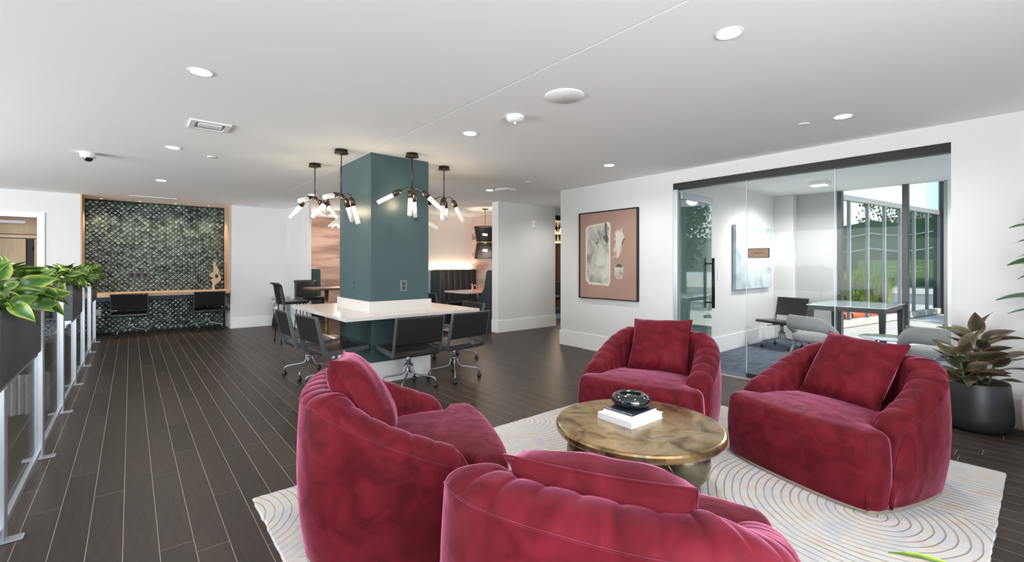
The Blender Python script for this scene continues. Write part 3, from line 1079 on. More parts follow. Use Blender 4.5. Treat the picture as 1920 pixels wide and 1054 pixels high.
q = MB(); q.box(rx0 - cx_ + 0.012, rx1 - cx_ - 0.012, ry0 - cy_ + 0.012, ry1 - cy_ - 0.012, 0.0002, 0.006); part('backing', q, 'black', rugt)

# ---- tub chair: D-shaped shell, channelled inside, thick seat that runs past the arms, thin metal plinth
HW, BACK, CY0, AF = 0.497, -0.47, 0.10, 0.335


def shell_path(step=0.008):
    raw = []
    for i in range(30):
        t = i / 30
        raw.append((HW - 0.025 * (1 - t) ** 2, AF + (CY0 - AF) * t))
    e = 2 / 3.1
    for i in range(241):
        a = PI * i / 240
        c, s = math.cos(a), math.sin(a)
        raw.append((HW * math.copysign(abs(c) ** e, c), CY0 - (CY0 - BACK) * abs(s) ** e))
    for i in range(1, 31):
        t = i / 30
        raw.append((-HW + 0.025 * t ** 2, CY0 + (AF - CY0) * t))
    d = [0]
    for a, b_ in zip(raw, raw[1:]):
        d.append(d[-1] + math.hypot(b_[0] - a[0], b_[1] - a[1]))
    tot = d[-1]
    n = int(tot / step)
    out, k = [], 0
    for i in range(n + 1):
        s = tot * i / n
        while k < len(d) - 2 and d[k + 1] < s:
            k += 1
        t = (s - d[k]) / max(d[k + 1] - d[k], 1e-9)
        out.append((raw[k][0] + (raw[k + 1][0] - raw[k][0]) * t, raw[k][1] + (raw[k + 1][1] - raw[k][1]) * t, s))
    return out, tot


PATH, PTOT = shell_path()
NCH = 22
CHW = PTOT / NCH
Z0 = 0.026


def rim(y, s):
    tt = max(0.0, min(1.0, (0.30 - y) / 0.68))
    h = 0.465 + 0.275 * tt ** 1.15
    e = min(s, PTOT - s)
    if e < 0.13:
        k = math.sqrt(max(0.0, 1 - (1 - e / 0.13) ** 2))
        h = Z0 + 0.05 + (h - Z0 - 0.05) * k
    return h


def shell_frames():
    fr = []
    n = len(PATH)
    for i, (x, y, s) in enumerate(PATH):
        a, c = PATH[max(i - 2, 0)], PATH[min(i + 2, n - 1)]
        tx, ty = c[0] - a[0], c[1] - a[1]
        L_ = math.hypot(tx, ty)
        nx, ny = ty / L_, -tx / L_
        # inward normal: towards the seat
        if nx * (0 - x) + ny * (0.1 - y) < 0:
            nx, ny = -nx, -ny
        fr.append((x, y, nx, ny, s, rim(y, s)))
    return fr


FR = shell_frames()
outer, chan, pipe = MB(), MB(), []
WALL = 0.178
NO, NR, NI = 9, 13, 7
ov, cv = [], []
for (x, y, nx, ny, s, h) in FR:
    zs = h - 0.045 - 0.02 * min(1, (0.74 - h) / 0.2) if h > Z0 + 0.12 else Z0 + (h - Z0) * 0.6
    for k in range(NO):
        t = k / (NO - 1)
        zz = Z0 + (zs - Z0) * t
        off = -0.016 * math.sin(PI * min(1, t * 0.92 + 0.04)) + 0.020 * (1 - t) ** 4
        ov.append((x + nx * off, y + ny * off, zz))
    e = min(s, PTOT - s)
    wl_ = WALL * (0.55 + 0.45 * min(1, e / 0.13))
    ph = abs(math.sin(PI * s / CHW)) ** 0.27
    dip = 0.019 * (1 - ph)
    for k in range(NR):
        a = PI * k / (NR - 1)
        rad = 1 - dip / (wl_ / 2) * min(1.0, k / 1.5)
        t_ = wl_ / 2 - wl_ / 2 * math.cos(a) * rad
        zz = zs + (h - zs) * math.sin(a) * (1 - dip / max(h - zs, 0.03) * 0.55)
        cv.append((x + nx * t_, y + ny * t_, zz))
    zi = min(0.30, zs - 0.01)
    for k in range(1, NI + 1):
        t = k / NI
        t_ = wl_ - dip + 0.05 * t
        cv.append((x + nx * t_, y + ny * t_, zs + (zi - zs) * t))
    pipe.append((x - nx * 0.002, y - ny * 0.002, zs))
nF = len(FR)
outer.add(ov, [(i * NO + k, (i + 1) * NO + k, (i + 1) * NO + k + 1, i * NO + k + 1) for i in range(nF - 1) for k in range(NO - 1)], True)
NC = NR + NI
chan.add(cv, [(i * NC + k, (i + 1) * NC + k, (i + 1) * NC + k + 1, i * NC + k + 1) for i in range(nF - 1) for k in range(NC - 1)], True)
# close the arm fronts
for i in (0, nF - 1):
    chan.f.append(tuple(i * NC + k for k in range(NC))); chan.s.append(True)

# seat
SF = 0.475
YS = [SF - d for d in (0, 0.006, 0.015, 0.03, 0.05, 0.08, 0.11, 0.14, 0.17, 0.20, 0.24, 0.30, 0.38, 0.48, 0.60, 0.72)]
US = [-1, -0.985, -0.96, -0.925, -0.88, -0.8, -0.65, -0.45, -0.22, 0, 0.22, 0.45, 0.65, 0.8, 0.88, 0.925, 0.96, 0.985, 1]


def seat_w(y):
    full = 0.466 - 0.030 * sstep(SF - 0.09, SF, y) ** 2
    inner = 0.362 - 0.07 * sstep(0.1, -0.3, y)
    return inner + (full - inner) * sstep(AF - 0.055, AF - 0.005, y)


def seat_front(u):
    return 0.028 * (1 - u * u) - 0.03 * abs(u) ** 6


sv = []
for y in YS:
    w_ = seat_w(y)
    for u in US:
        d = min((1 - abs(u)) * w_, SF - y)
        r_ = 0.055
        k = min(d / r_, 1)
        zz = 0.425 - r_ * (1 - math.sqrt(max(0, 1 - (1 - k) ** 2))) + 0.014 * (1 - u * u) * sstep(SF, SF - 0.2, y) - 0.02 * sstep(0.2, -0.2, y)
        sv.append((u * w_, y + seat_front(u) * sstep(AF - 0.15, SF, y), zz))
seat = MB()
nu, nv = len(US), len(YS)
seat.add(sv, [(j * nu + i, j * nu + i + 1, (j + 1) * nu + i + 1, (j + 1) * nu + i) for j in range(nv - 1) for i in range(nu - 1)], True)
# skirt: front and both sides down to the plinth
loop = [(nv - 1 - j) * nu for j in range(nv)] + list(range(1, nu)) + [(j + 1) * nu - 1 for j in range(1, nv)]
lv = [sv[i] for i in loop]
rows = []
for k, t in enumerate((0, 0.12, 0.35, 0.6, 0.85, 1.0)):
    bul = 0.012 * math.sin(PI * t) - 0.012 * t ** 3
    for (x, y, z) in lv:
        L_ = math.hypot(x, y - 0.1) or 1
        rows.append((x + bul * x / L_, y + bul * (y - 0.1) / L_, z + (Z0 - z) * t))
nl = len(loop)
seat.add(rows, [(k * nl + i, k * nl + i + 1, (k + 1) * nl + i + 1, (k + 1) * nl + i) for k in range(5) for i in range(nl - 1)], True)

# plinth outline
pl_pts = [(x + nx * 0.022, y + ny * 0.022) for (x, y, nx, ny, s, h) in FR[::4]]
pl_pts = [(x, y) for x, y in pl_pts if y < AF - 0.01]
fr_pts = []
for i in range(25):
    u = -1 + 2 * i / 24
    y = SF + seat_front(u) - 0.030
    fr_pts.append((u * 0.412, y))
pl_pts += [(-0.445, AF + 0.03), (-0.437, 0.39)] + fr_pts + [(0.437, 0.39), (0.445, AF + 0.03)]
plinth = MB()
plinth.prism(pl_pts, 'z', 0.0, Z0 + 0.004)


def tub_chair(label, loc, rz):
    t = thing('tub_chair', label, 'armchair', (loc[0], loc[1], RUGZ), rz, 'red velvet tub chairs around the coffee table')
    part('outer_shell', outer, 'velvet', t)
    cb_ = part('channelled_back', chan, 'velvet', t)
    pb = MB(); pb.tube(pipe, 0.0026, 6); part('piping', pb, 'velvet', cb_)
    st = part('seat', seat, 'velvet', t)
    for sx in (-1, 1):
        sm = MB()
        sm.tube([(sx * 0.424, SF + seat_front(0.93) - 0.012 + 0.008 * math.sin(PI * k / 8), Z0 + (0.37 - Z0) * k / 8) for k in range(9)], 0.0035, 6)
        part('seat_seam', sm, 'velvet', st)
    part('plinth', plinth, 'nickel', t)
    return t


TUBS = [('red velvet tub chair at the back of the rug, before the wall art', (3.27, 2.09), (-0.966, -0.26)),
        ('red velvet tub chair on the left, seen from its side and back', (1.085, 2.175), (0.917, -0.40)),
        ('red velvet tub chair on the right beside the black plant pot', (3.475, 0.875), (-0.955, 0.295)),
        ('red velvet tub chair nearest the viewer, seen from behind', (1.172, 0.884), (0.917, 0.398))]
t0 = tub_chair(TUBS[0][0], TUBS[0][1], face(*TUBS[0][2]))
for lab, loc, fdir in TUBS[1:]:
    dup(t0, (loc[0], loc[1], RUGZ), face(*fdir), lab)

# ---- throw pillows
def pillow_mb(s=0.250, th=0.108):
    mb = MB()
    n = 18
    def fn(sign):
        def g(a, b_):
            u, v = -1 + 2 * a, -1 + 2 * b_
            pu = 1 - 0.075 * (1 - v * v) * abs(u) ** 2
            pv = 1 - 0.075 * (1 - u * u) * abs(v) ** 2
            k = max(0.0, (1 - abs(u) ** 2.6) * (1 - abs(v) ** 2.6)) ** 0.45
            wr = 0.004 * math.sin(9 * u + 4 * v) * k
            return (u * s * pu, sign * (th * k + 0.003) + wr, v * s * pv)
        return g
    mb.grid(fn(1), n, n)
    mb.grid(fn(-1), n, n)
    edge = []
    for i in range(n):
        edge.append((i / (n - 1), 0))
    for i in range(1, n):
        edge.append((1, i / (n - 1)))
    for i in range(1, n):
        edge.append((1 - i / (n - 1), 1))
    for i in range(1, n):
        edge.append((0, 1 - i / (n - 1)))
    g = fn(1)
    pts = [Vector((g(a, b_)[0], 0, g(a, b_)[2])) for a, b_ in edge]
    return mb, pts


pm, ppts = pillow_mb()
PILLOWS = [('square red velvet pillow on the back tub chair', TUBS[0], (0.0, -0.20), 35, 3, 0.205, 0.0),
           ('square red velvet pillow on the left tub chair, seen edge-on', TUBS[1], (0.04, -0.19), 30, -6, 0.222, 0.0),
           ('square red velvet pillow on the right tub chair', TUBS[2], (0.02, -0.19), 36, -3, 0.195, 0.0),
           ('square red velvet pillow on the nearest tub chair, seen from behind', TUBS[3], (0.03, -0.165), 38, -3, 0.175, 0.0)]
p0 = None
for lab, tub, (lx, ly), tilt, roll, up, _ in PILLOWS:
    rz = face(*tub[2])
    wx = tub[1][0] + lx * math.cos(rz) - ly * math.sin(rz)
    wy = tub[1][1] + lx * math.sin(rz) + ly * math.cos(rz)
    if p0 is None:
        p0 = thing('throw_pillow', lab, 'pillow', group='red velvet throw pillows')
        part('cushion', pm, 'velvet', p0)
        sb = MB(); sb.tube(ppts, 0.0045, 6); part('seam', sb, 'velvet', p0)
        o = p0
    else:
        o = dup(p0, (0, 0, 0), 0, lab)
    o.location = (wx, wy, RUGZ + 0.415 + up)
    o.rotation_euler = (Matrix.Rotation(rz, 4, 'Z') @ Matrix.Rotation(R(tilt), 4, 'X') @ Matrix.Rotation(R(roll), 4, 'Y')).to_euler()

# ---- coffee table on bulbous feet
ct = thing('coffee_table', 'round patinated brass coffee table on bulbous legs', 'coffee table', (2.25, 1.53, RUGZ))
q = MB()
prof = [(0.0005, 0.345), (0.452, 0.345), (0.466, 0.350), (0.472, 0.360), (0.472, 0.382), (0.466, 0.391), (0.455, 0.394), (0.0005, 0.394)]
q.lathe(prof, 72, cap=False, smooth=False)
part('tabletop', q, 'patina', ct)
lg = MB()
lg.lathe([(0.085, 0), (0.12, 0.012), (0.160, 0.06), (0.178, 0.125), (0.176, 0.18), (0.158, 0.24), (0.125, 0.29), (0.098, 0.325), (0.095, 0.346)], 40)
legme = lg.mesh('leg'); legme.materials.append(M['patinadark'])
for a in (-22, 98, 218):
    link('leg', legme, None, ct, (0.285 * math.cos(R(a)), 0.285 * math.sin(R(a)), 0))

TZ = RUGZ + 0.394
# books
def book(label, loc, rz, w_, d_, h_, covermat, cap=False):
    t = thing('book', label, 'book', loc, rz, 'books on the coffee table')
    q = MB(); q.box(-w_ / 2 + 0.004, w_ / 2 - 0.005, -d_ / 2 + 0.005, d_ / 2 - 0.005, 0.003, h_ - 0.003); part('pages', q, 'paper', t)
    q = MB(); q.box(-w_ / 2, w_ / 2, -d_ / 2, d_ / 2, h_ - 0.003, h_); part('front_cover', q, covermat, t)
    q = MB(); q.box(-w_ / 2, w_ / 2, -d_ / 2, d_ / 2, 0, 0.003); part('back_cover', q, 'paper', t)
    q = MB(); q.box(-w_ / 2, -w_ / 2 + 0.004, -d_ / 2, d_ / 2, 0.003, h_ - 0.003); part('spine', q, 'paper', t)
    return t


bz = R(-2)
book('thick white book lying on the brass coffee table under another book', (2.275, 1.60, TZ), bz, 0.30, 0.245, 0.036, 'paper')
bt = book('thinner book with dark cover and white lettering on top of the white book', (2.283, 1.604, TZ + 0.036), bz + R(2), 0.255, 0.20, 0.024, 'bookcover')
gl = MB()
rb = random.Random(9)
xx = -0.085
# title strip: white glyph strokes along the near edge of the cover
while xx < 0.085:
    k = rb.choice((0, 1, 2))
    yb = 0.0
    gl.box(-0.118, -0.102, xx, xx + 0.003, 0.0242, 0.0246)
    if k == 0:
        gl.box(-0.118, -0.115, xx, xx + 0.010, 0.0242, 0.0246)
    elif k == 1:
        gl.box(-0.112, -0.109, xx, xx + 0.010, 0.0242, 0.0246); gl.box(-0.118, -0.102, xx + 0.008, xx + 0.011, 0.0242, 0.0246)
    else:
        gl.box(-0.105, -0.102, xx, xx + 0.010, 0.0242, 0.0246); gl.box(-0.118, -0.115, xx, xx + 0.010, 0.0242, 0.0246)
    xx += 0.0185
part('title_lettering', gl, 'paper', bt)

# smoked glass bowl
q = MB()
prof = []
for k in range(15):
    a = -PI * 0.5 + PI * 1.12 * k / 14
    prof.append((0.075 + 0.042 * math.cos(a), 0.038 + 0.038 * math.sin(a)))
prof += [(0.070, 0.060), (0.058, 0.038), (0.04, 0.022), (0.0005, 0.018)]
prof = [(0.0005, 0.0)] + prof
q.lathe(prof, 44, cap=False)
solo('glass_bowl', q, 'smoked', 'dark smoked glass bowl on top of the coffee table books', 'bowl', (2.315, 1.625, TZ + 0.0605))


# ================================================================== COLUMN TABLE AND SWIVEL CHAIRS
wt = thing('wraparound_table', 'white quartz table wrapped around the teal column', 'table', (2.39, 5.305, 0))
TZ2 = 0.79
tx0, tx1, ty0, ty1 = -0.77, 0.86, -0.845, 1.1
for (x0, x1, y0, y1) in ((tx0, tx1, ty0, -0.486), (tx0, tx1, 0.486, ty1), (tx0, -0.361, -0.486, 0.486), (0.361, tx1, -0.486, 0.486)):
    q = MB(); q.box(x0, x1, y0, y1, TZ2 - 0.035, TZ2); part('tabletop', q, 'quartz', wt)
for (x0, x1, y0, y1) in ((-0.385, 0.385, -0.51, -0.486), (-0.385, 0.385, 0.486, 0.51), (-0.385, -0.361, -0.486, 0.486), (0.361, 0.385, -0.486, 0.486)):
    q = MB(); q.box(x0, x1, y0, y1, TZ2, TZ2 + 0.125); part('backsplash', q, 'quartz', wt)
for (x0, x1, y0, y1) in ((-0.62, -0.361, -0.02, 0.02), (0.361, 0.68, -0.02, 0.02), (-0.02, 0.02, -0.72, -0.486), (-0.02, 0.02, 0.486, 0.8)):
    q = MB(); q.box(x0, x1, y0, y1, TZ2 - 0.075, TZ2 - 0.035); part('bracket', q, 'blackmetal', wt)

for nm, lab, loc, rz, pm_ in (('column_outlet', 'dark outlet plate on the left face of the teal column', (2.03, 5.30, 1.08), -PI / 2, 'teal'),
                              ('column_outlet', 'silver framed outlet plate on the front face of the teal column', (2.42, 4.82, 1.08), 0, 'pewter')):
    o = thing(nm, lab, 'outlet', loc, rz, 'outlets on the teal column')
    q = MB(); q.bbox(-0.042, 0.042, -0.007, 0.0, -0.065, 0.065, 0.002); part('plate', q, pm_, o)
    for z in (-0.025, 0.025):
        q = MB(); q.box(-0.02, 0.02, -0.010, -0.007, z - 0.02, z + 0.02); part('socket', q, 'planter', o)


def swivel_chair(label, loc, rz, group, pad='blackleather', sidem='sidesteel', metalm='pewter'):
    t = thing('swivel_chair', label, 'office chair', (loc[0], loc[1], 0), rz, group)
    hw = 0.255
    q = MB()
    # seat pad: slab with rolled rear edge, along x
    prof = [(-0.225, 0.385), (-0.21, 0.372), (0.20, 0.398), (0.245, 0.408), (0.262, 0.425), (0.25, 0.443), (0.20, 0.445), (-0.12, 0.422), (-0.19, 0.424), (-0.222, 0.412)]
    q.prism(prof, 'x', -hw, hw); part('seat', q, pad, t)
    q = MB()
    bp_ = [(-0.222, 0.505), (-0.232, 0.50), (-0.262, 0.515), (-0.318, 0.775), (-0.312, 0.790), (-0.296, 0.792), (-0.283, 0.78), (-0.228, 0.525)]
    q.prism(bp_, 'x', -hw, hw); part('backrest', q, pad, t)
    for sx in (-1, 1):
        q = MB()
        pr = [(-0.325, 0.792), (-0.288, 0.795), (-0.205, 0.455), (-0.185, 0.432), (0.262, 0.452), (0.268, 0.405), (-0.20, 0.375), (-0.238, 0.385)]
        q.prism(pr, 'x', sx * hw, sx * (hw + 0.012)); sf = part('side_frame', q, sidem, t)
        for (y, z) in ((-0.297, 0.74), (-0.245, 0.53), (-0.06, 0.412), (0.2, 0.426)):
            r_ = MB(); r_.tube([(sx * (hw + 0.011), y, z), (sx * (hw + 0.016), y, z)], 0.008, 8); part('bolt', r_, 'chrome', sf)
    q = MB(); q.tube([(0, 0, 0.24), (0, 0, 0.38)], 0.026, 14); q.tube([(0, 0, 0.33), (0, 0, 0.39)], 0.016, 12); part('stem', q, metalm, t)
    q = MB(); q.lathe([(0.05, 0.235), (0.052, 0.25), (0.03, 0.262)], 18); part('collar', q, metalm, t)
    q = MB(); q.box(-0.09, 0.09, -0.1, 0.1, 0.372, 0.385); part('mount_plate', q, 'blackmetal', t)
    q = MB(); q.tube([(0.05, 0.02, 0.37), (0.14, 0.03, 0.352), (0.22, 0.04, 0.335)], 0.006, 6); part('lever', q, 'blackmetal', t)
    for k in range(4):
        a = R(45 + 90 * k + 8)
        c_, s_ = math.cos(a), math.sin(a)
        def at(r_, z):
            return (r_ * c_, r_ * s_, z)
        q = MB()
        q.tube([at(0.035, 0.255), at(0.038, 0.20), at(0.05, 0.165), at(0.085, 0.143), at(0.24, 0.118), at(0.275, 0.108), at(0.29, 0.085), at(0.293, 0.055)], 0.0095, 8)
        lg_ = part('leg', q, metalm, t)
        wq = MB()
        wq.ball(at(0.293, 0.028), 0.028, 8)
        part('caster', wq, 'rubber', lg_)
    return t


SW = [('black leather swivel chair on the left front side of the column table', (2.29, 4.44), (0.06, 1), 'swivel chairs around the column table'),
      ('black leather swivel chair at the right front corner of the column table', (2.885, 4.46), (-0.10, 1), 'swivel chairs around the column table'),
      ('black leather swivel chair at the left side of the column table, nearer one', (1.70, 5.02), (1, 0.10), 'swivel chairs around the column table'),
      ('black leather swivel chair at the left side of the column table, farther one', (1.64, 5.70), (1, 0.0), 'swivel chairs around the column table'),
      ('black leather swivel chair on the far right side of the column table', (3.46, 5.32), (-1, 0.05), 'swivel chairs around the column table'),
      ('black swivel chair pushed to the booth table behind the column', (4.62, 7.75), (1, 0.25), 'swivel chairs around the column table'),
      ('black leather swivel chair at the left of the tiled niche desk', (0.0, 11.10), (0.05, 1), 'swivel chairs at the niche desk'),
      ('black leather swivel chair at the right of the tiled niche desk, by the sculpture', (1.20, 11.12), (-0.05, 1), 'swivel chairs at the niche desk')]
s0 = swivel_chair(SW[0][0], SW[0][1], face(*SW[0][2]), SW[0][3])
for lab, loc, fdir, g in SW[1:]:
    dup(s0, (loc[0], loc[1], 0), face(*fdir), lab, g)

# ---- pendants round the column
def pendant(label, loc, hub, a0, tilts):
    t = thing('pendant_lamp', label, 'pendant lamp', (loc[0], loc[1], CEIL), 0, 'bronze pendant lamps round the teal column')
    q = MB(); q.lathe([(0.066, 0.0), (0.066, -0.03), (0.074, -0.034), (0.074, -0.042), (0.012, -0.046)], 28); part('canopy', q, 'bronze', t)
    q = MB(); q.tube([(0, 0, -0.04), (0, 0, hub)], 0.006, 8); part('rod', q, 'bronze', t)
    q = MB(); q.ball((0, 0, hub), 0.026, 10); part('hub', q, 'bronze', t)
    for k in range(4):
        a = a0 + k * PI / 2
        c_, s_ = math.cos(a), math.sin(a)
        tl = R(tilts[k])
        p1 = Vector((0.06 * c_, 0.06 * s_, hub + 0.024)); p2 = Vector((0.10 * c_, 0.10 * s_, hub + 0.004))
        d = Vector((math.sin(tl) * c_, math.sin(tl) * s_, -math.cos(tl)))
        q = MB(); q.tube([(0, 0, hub), p1, p2, p2 + d * 0.03], 0.007, 8); q.ball(tuple(p2), 0.011, 6); ar = part('arm', q, 'bronze', t)
        q = MB(); q.tube([p2 + d * 0.02, p2 + d * 0.032, p2 + d * 0.05, p2 + d * 0.12], [0.012, 0.025, 0.029, 0.029], 14); part('socket', q, 'bronze', ar)
        q = MB(); q.tube([p2 + d * 0.115, p2 + d * 0.315], 0.0255, 14); part('glass_tube', q, 'tube', ar)
    dl = bpy.data.lights.new('pendant_glow', 'POINT'); dl.energy = 2.6; dl.color = (1.0, 0.78, 0.52); dl.shadow_soft_size = 0.06
    lo = bpy.data.objects.new('pendant_light', dl); COL.objects.link(lo); lo.location = (loc[0], loc[1], CEIL + hub - 0.12)
    return t


pendant('bronze pendant with four frosted tubes before the left column face', (1.74, 4.92), -0.50, R(-42), (16, 40, 43, 76))
pendant('bronze pendant with four frosted tubes leftmost beside the teal column', (1.73, 5.80), -0.43, R(-40), (36, 62, 40, 74))
pendant('bronze pendant with four frosted tubes before the front column face', (2.40, 4.57), -0.41, R(-36), (46, 30, 62, 14))
pendant('bronze pendant with four frosted tubes just right of the teal column', (3.03, 4.92), -0.41, R(-38), (26, 45, 55, 22))
pendant('bronze pendant mostly hidden behind the teal column on its right', (3.03, 5.80), -0.56, R(-34), (58, 40, 40, 30))

# ---- high-top table with counter stools by the far wall
ht = thing('high_top_table', 'brown wood high-top table with brass leg behind the column table', 'table', (2.74, 8.5, 0))
q = MB(); q.bbox(-0.32, 0.32, -0.32, 0.32, 0.875, 0.91, 0.006); part('tabletop', q, 'darkwood', ht)
q = MB(); q.lathe([(0.035, 0.02), (0.035, 0.875)], 16); part('leg', q, 'brass', ht)
q = MB(); q.lathe([(0.22, 0), (0.22, 0.012), (0.05, 0.022)], 28); part('base', q, 'brass', ht)


def counter_stool(label, loc, rz, padm):
    t = thing('counter_stool', label, 'stool', (loc[0], loc[1], 0), rz, 'counter stools at the high-top table')
    q = MB(); q.bbox(-0.21, 0.21, -0.21, 0.22, 0.66, 0.72, 0.015); part('seat', q, padm, t)
    q = MB()
    def g(a, b_):
        u = -1 + 2 * a
        z = 0.66 + 0.37 * b_
        y = -0.20 - 0.06 * b_ + 0.04 * u * u - 0.05 * sstep(0.85, 1, b_)
        return (u * (0.22 - 0.02 * b_), y, z)
    q.grid(g, 9, 9)
    q.grid(lambda a, b_: (g(a, b_)[0], g(a, b_)[1] - 0.035, g(a, b_)[2] - (0.012 if b_ > 0.95 else 0)), 9, 9)
    for i in range(8):
        q.f += [(72 + i, 73 + i, 81 + 72 + i + 1, 81 + 72 + i)]; q.s.append(True)
        q.f += [(i * 9, (i + 1) * 9, 81 + (i + 1) * 9, 81 + i * 9)]; q.s.append(True)
        q.f += [(i * 9 + 8, (i + 1) * 9 + 8, 81 + (i + 1) * 9 + 8, 81 + i * 9 + 8)]; q.s.append(True)
    part('backrest', q, padm, t)
    for sx in (-1, 1):
        for sy in (-1, 1):
            q = MB(); q.tube([(sx * 0.17, sy * 0.17, 0.665), (sx * 0.215, sy * 0.225, 0.0)], 0.009, 8); part('leg', q, 'blackmetal', t)
    q = MB(); q.tube([(-0.2, 0.205, 0.24), (0.2, 0.205, 0.24)], 0.008, 8); q.tube([(-0.2, -0.205, 0.24), (0.2, -0.205, 0.24)], 0.008, 8); part('foot_rail', q, 'blackmetal', t)
    return t


counter_stool('black leather counter stool with rolled back beside the chrome bin', (2.13, 8.40), face(1, 0.02), 'blackleather')
counter_stool('black counter stool behind the brown high-top table', (2.60, 9.02), face(0.05, -1), 'blackleather')
counter_stool('dark teal counter stool right of the high-top table', (3.36, 8.55), face(-1, 0), 'tealfab')

tb = thing('waste_bin', 'round chrome waste bin against the far white wall', 'bin', (2.43, 10.68, 0))
q = MB(); q.lathe([(0.125, 0.03), (0.125, 0.60)], 28); part('body', q, 'chrome', tb)
q = MB(); q.lathe([(0.128, 0.60), (0.130, 0.62), (0.115, 0.64), (0.0005, 0.645)], 28, cap=False); part('lid', q, 'alu', tb)
q = MB(); q.lathe([(0.130, 0.0), (0.130, 0.03)], 28); part('base_ring', q, 'rubber', tb)


# ================================================================== BOOTH ALCOVES
def tufted_back(w_, z0, z1, n, lean=0.06, depth=0.09, bulge=0.022):
    """channelled bench back in local x-z, front towards -y"""
    mb = MB()
    nx_ = n * 8
    def g(a, b_):
        ch = abs(math.sin(PI * a * n)) ** 0.5
        y = -depth * 0.5 - bulge * ch * (1 - 0.6 * b_ ** 6) + lean * b_
        return (a * w_, y, z0 + (z1 - z0) * b_)
    mb.grid(g, nx_ + 1, 8)
    mb.box(0, w_, -depth * 0.5 + lean, depth + lean, z0, z1)
    return mb


b1 = thing('booth_bench', 'charcoal channel-tufted booth bench along the cream wall', 'bench', (5.55, 9.40, 0))
q = tufted_back(1.18, 0.42, 1.21, 7); part('backrest', q, 'booth', b1)
q = MB(); q.bbox(0.0, 1.18, -0.55, -0.05, 0.34, 0.47, 0.02); part('seat', q, 'booth', b1)
q = MB(); q.box(0.0, 1.18, -0.50, 0.1, 0.0, 0.34); part('base', q, 'boothpanel', b1)
q = MB(); q.bbox(-0.06, -0.001, -0.32, 0.13, 0.0, 1.20, 0.015); part('end_panel', q, 'boothpanel', b1)

b2 = thing('booth_bench', 'dark booth bench with tall end panel against the white pier', 'bench', (6.70, 7.14, 0), PI)
q = tufted_back(1.16, 0.42, 1.21, 7, lean=-0.0); 
b2.location = (6.72, 7.205, 0)
part('backrest', q, 'booth', b2)
q = MB(); q.bbox(0.0, 1.16, -0.50, -0.08, 0.34, 0.47, 0.02); part('seat', q, 'booth', b2)
q = MB(); q.box(0.0, 1.16, -0.46, 0.04, 0.0, 0.34); part('base', q, 'boothpanel', b2)
q = MB()
q.prism([(-0.50, 0.0), (0.095, 0.0), (0.095, 1.22), (-0.06, 1.22), (-0.12, 1.18), (-0.20, 0.85), (-0.50, 0.50)], 'x', 1.161, 1.21); part('end_panel', q, 'boothpanel', b2)
bt_ = thing('booth_table', 'white booth table below the woven black pendant', 'table', (6.02, 8.22, 0))
q = MB(); q.bbox(-0.68, 0.66, -0.44, 0.44, 0.715, 0.75, 0.005); part('tabletop', q, 'quartz', bt_)
q = MB(); q.lathe([(0.04, 0.02), (0.04, 0.715)], 16); part('leg', q, 'blackmetal', bt_)
q = MB(); q.lathe([(0.28, 0.0), (0.28, 0.012), (0.05, 0.022)], 28); part('base', q, 'blackmetal', bt_)
# cut-out sign on the booth table: a clear-edged coral card with looping letter shapes
sg = thing('table_sign', 'small coral cut-out sign standing on the booth table', 'sign', (5.78, 7.92, 0.75), R(-38))
for x in (-0.17, 0.17):
    q = MB(); q.box(x - 0.006, x + 0.006, -0.012, 0.012, 0.0, 0.17); part('post', q, 'paper', sg)
q = MB(); q.box(-0.164, 0.164, -0.005, 0.005, 0.0, 0.035); part('strip', q, 'coral', sg)
for k, (cx0, cz0, rx_, rz_) in enumerate(((-0.115, 0.085, 0.036, 0.05), (-0.035, 0.08, 0.036, 0.044), (0.045, 0.085, 0.04, 0.055), (0.12, 0.09, 0.034, 0.05))):
    q = MB(); q.tube([(cx0 + rx_ * math.cos(2 * PI * i / 16 + k), 0, cz0 + rz_ * math.sin(2 * PI * i / 16 + k * 1.7)) for i in range(15)], 0.010, 6); part('letter_loop', q, 'coral', sg)

# LED cove behind the bench
b = MB(); b.box(5.60, 6.70, 9.565, 9.59, 1.17, 1.185)
solo('cove_light', b, mat('led_strip', (1, 0.8, 0.55), 0.5, emis=1.2, ecol=(1.0, 0.80, 0.58)), 'warm LED strip glowing behind the top of the tufted booth bench', 'light')
la = area('cove_wash', (6.1, 9.565, 1.215), (0, 0.25, 1), 1.2, 0.04, 6, (1.0, 0.80, 0.60))

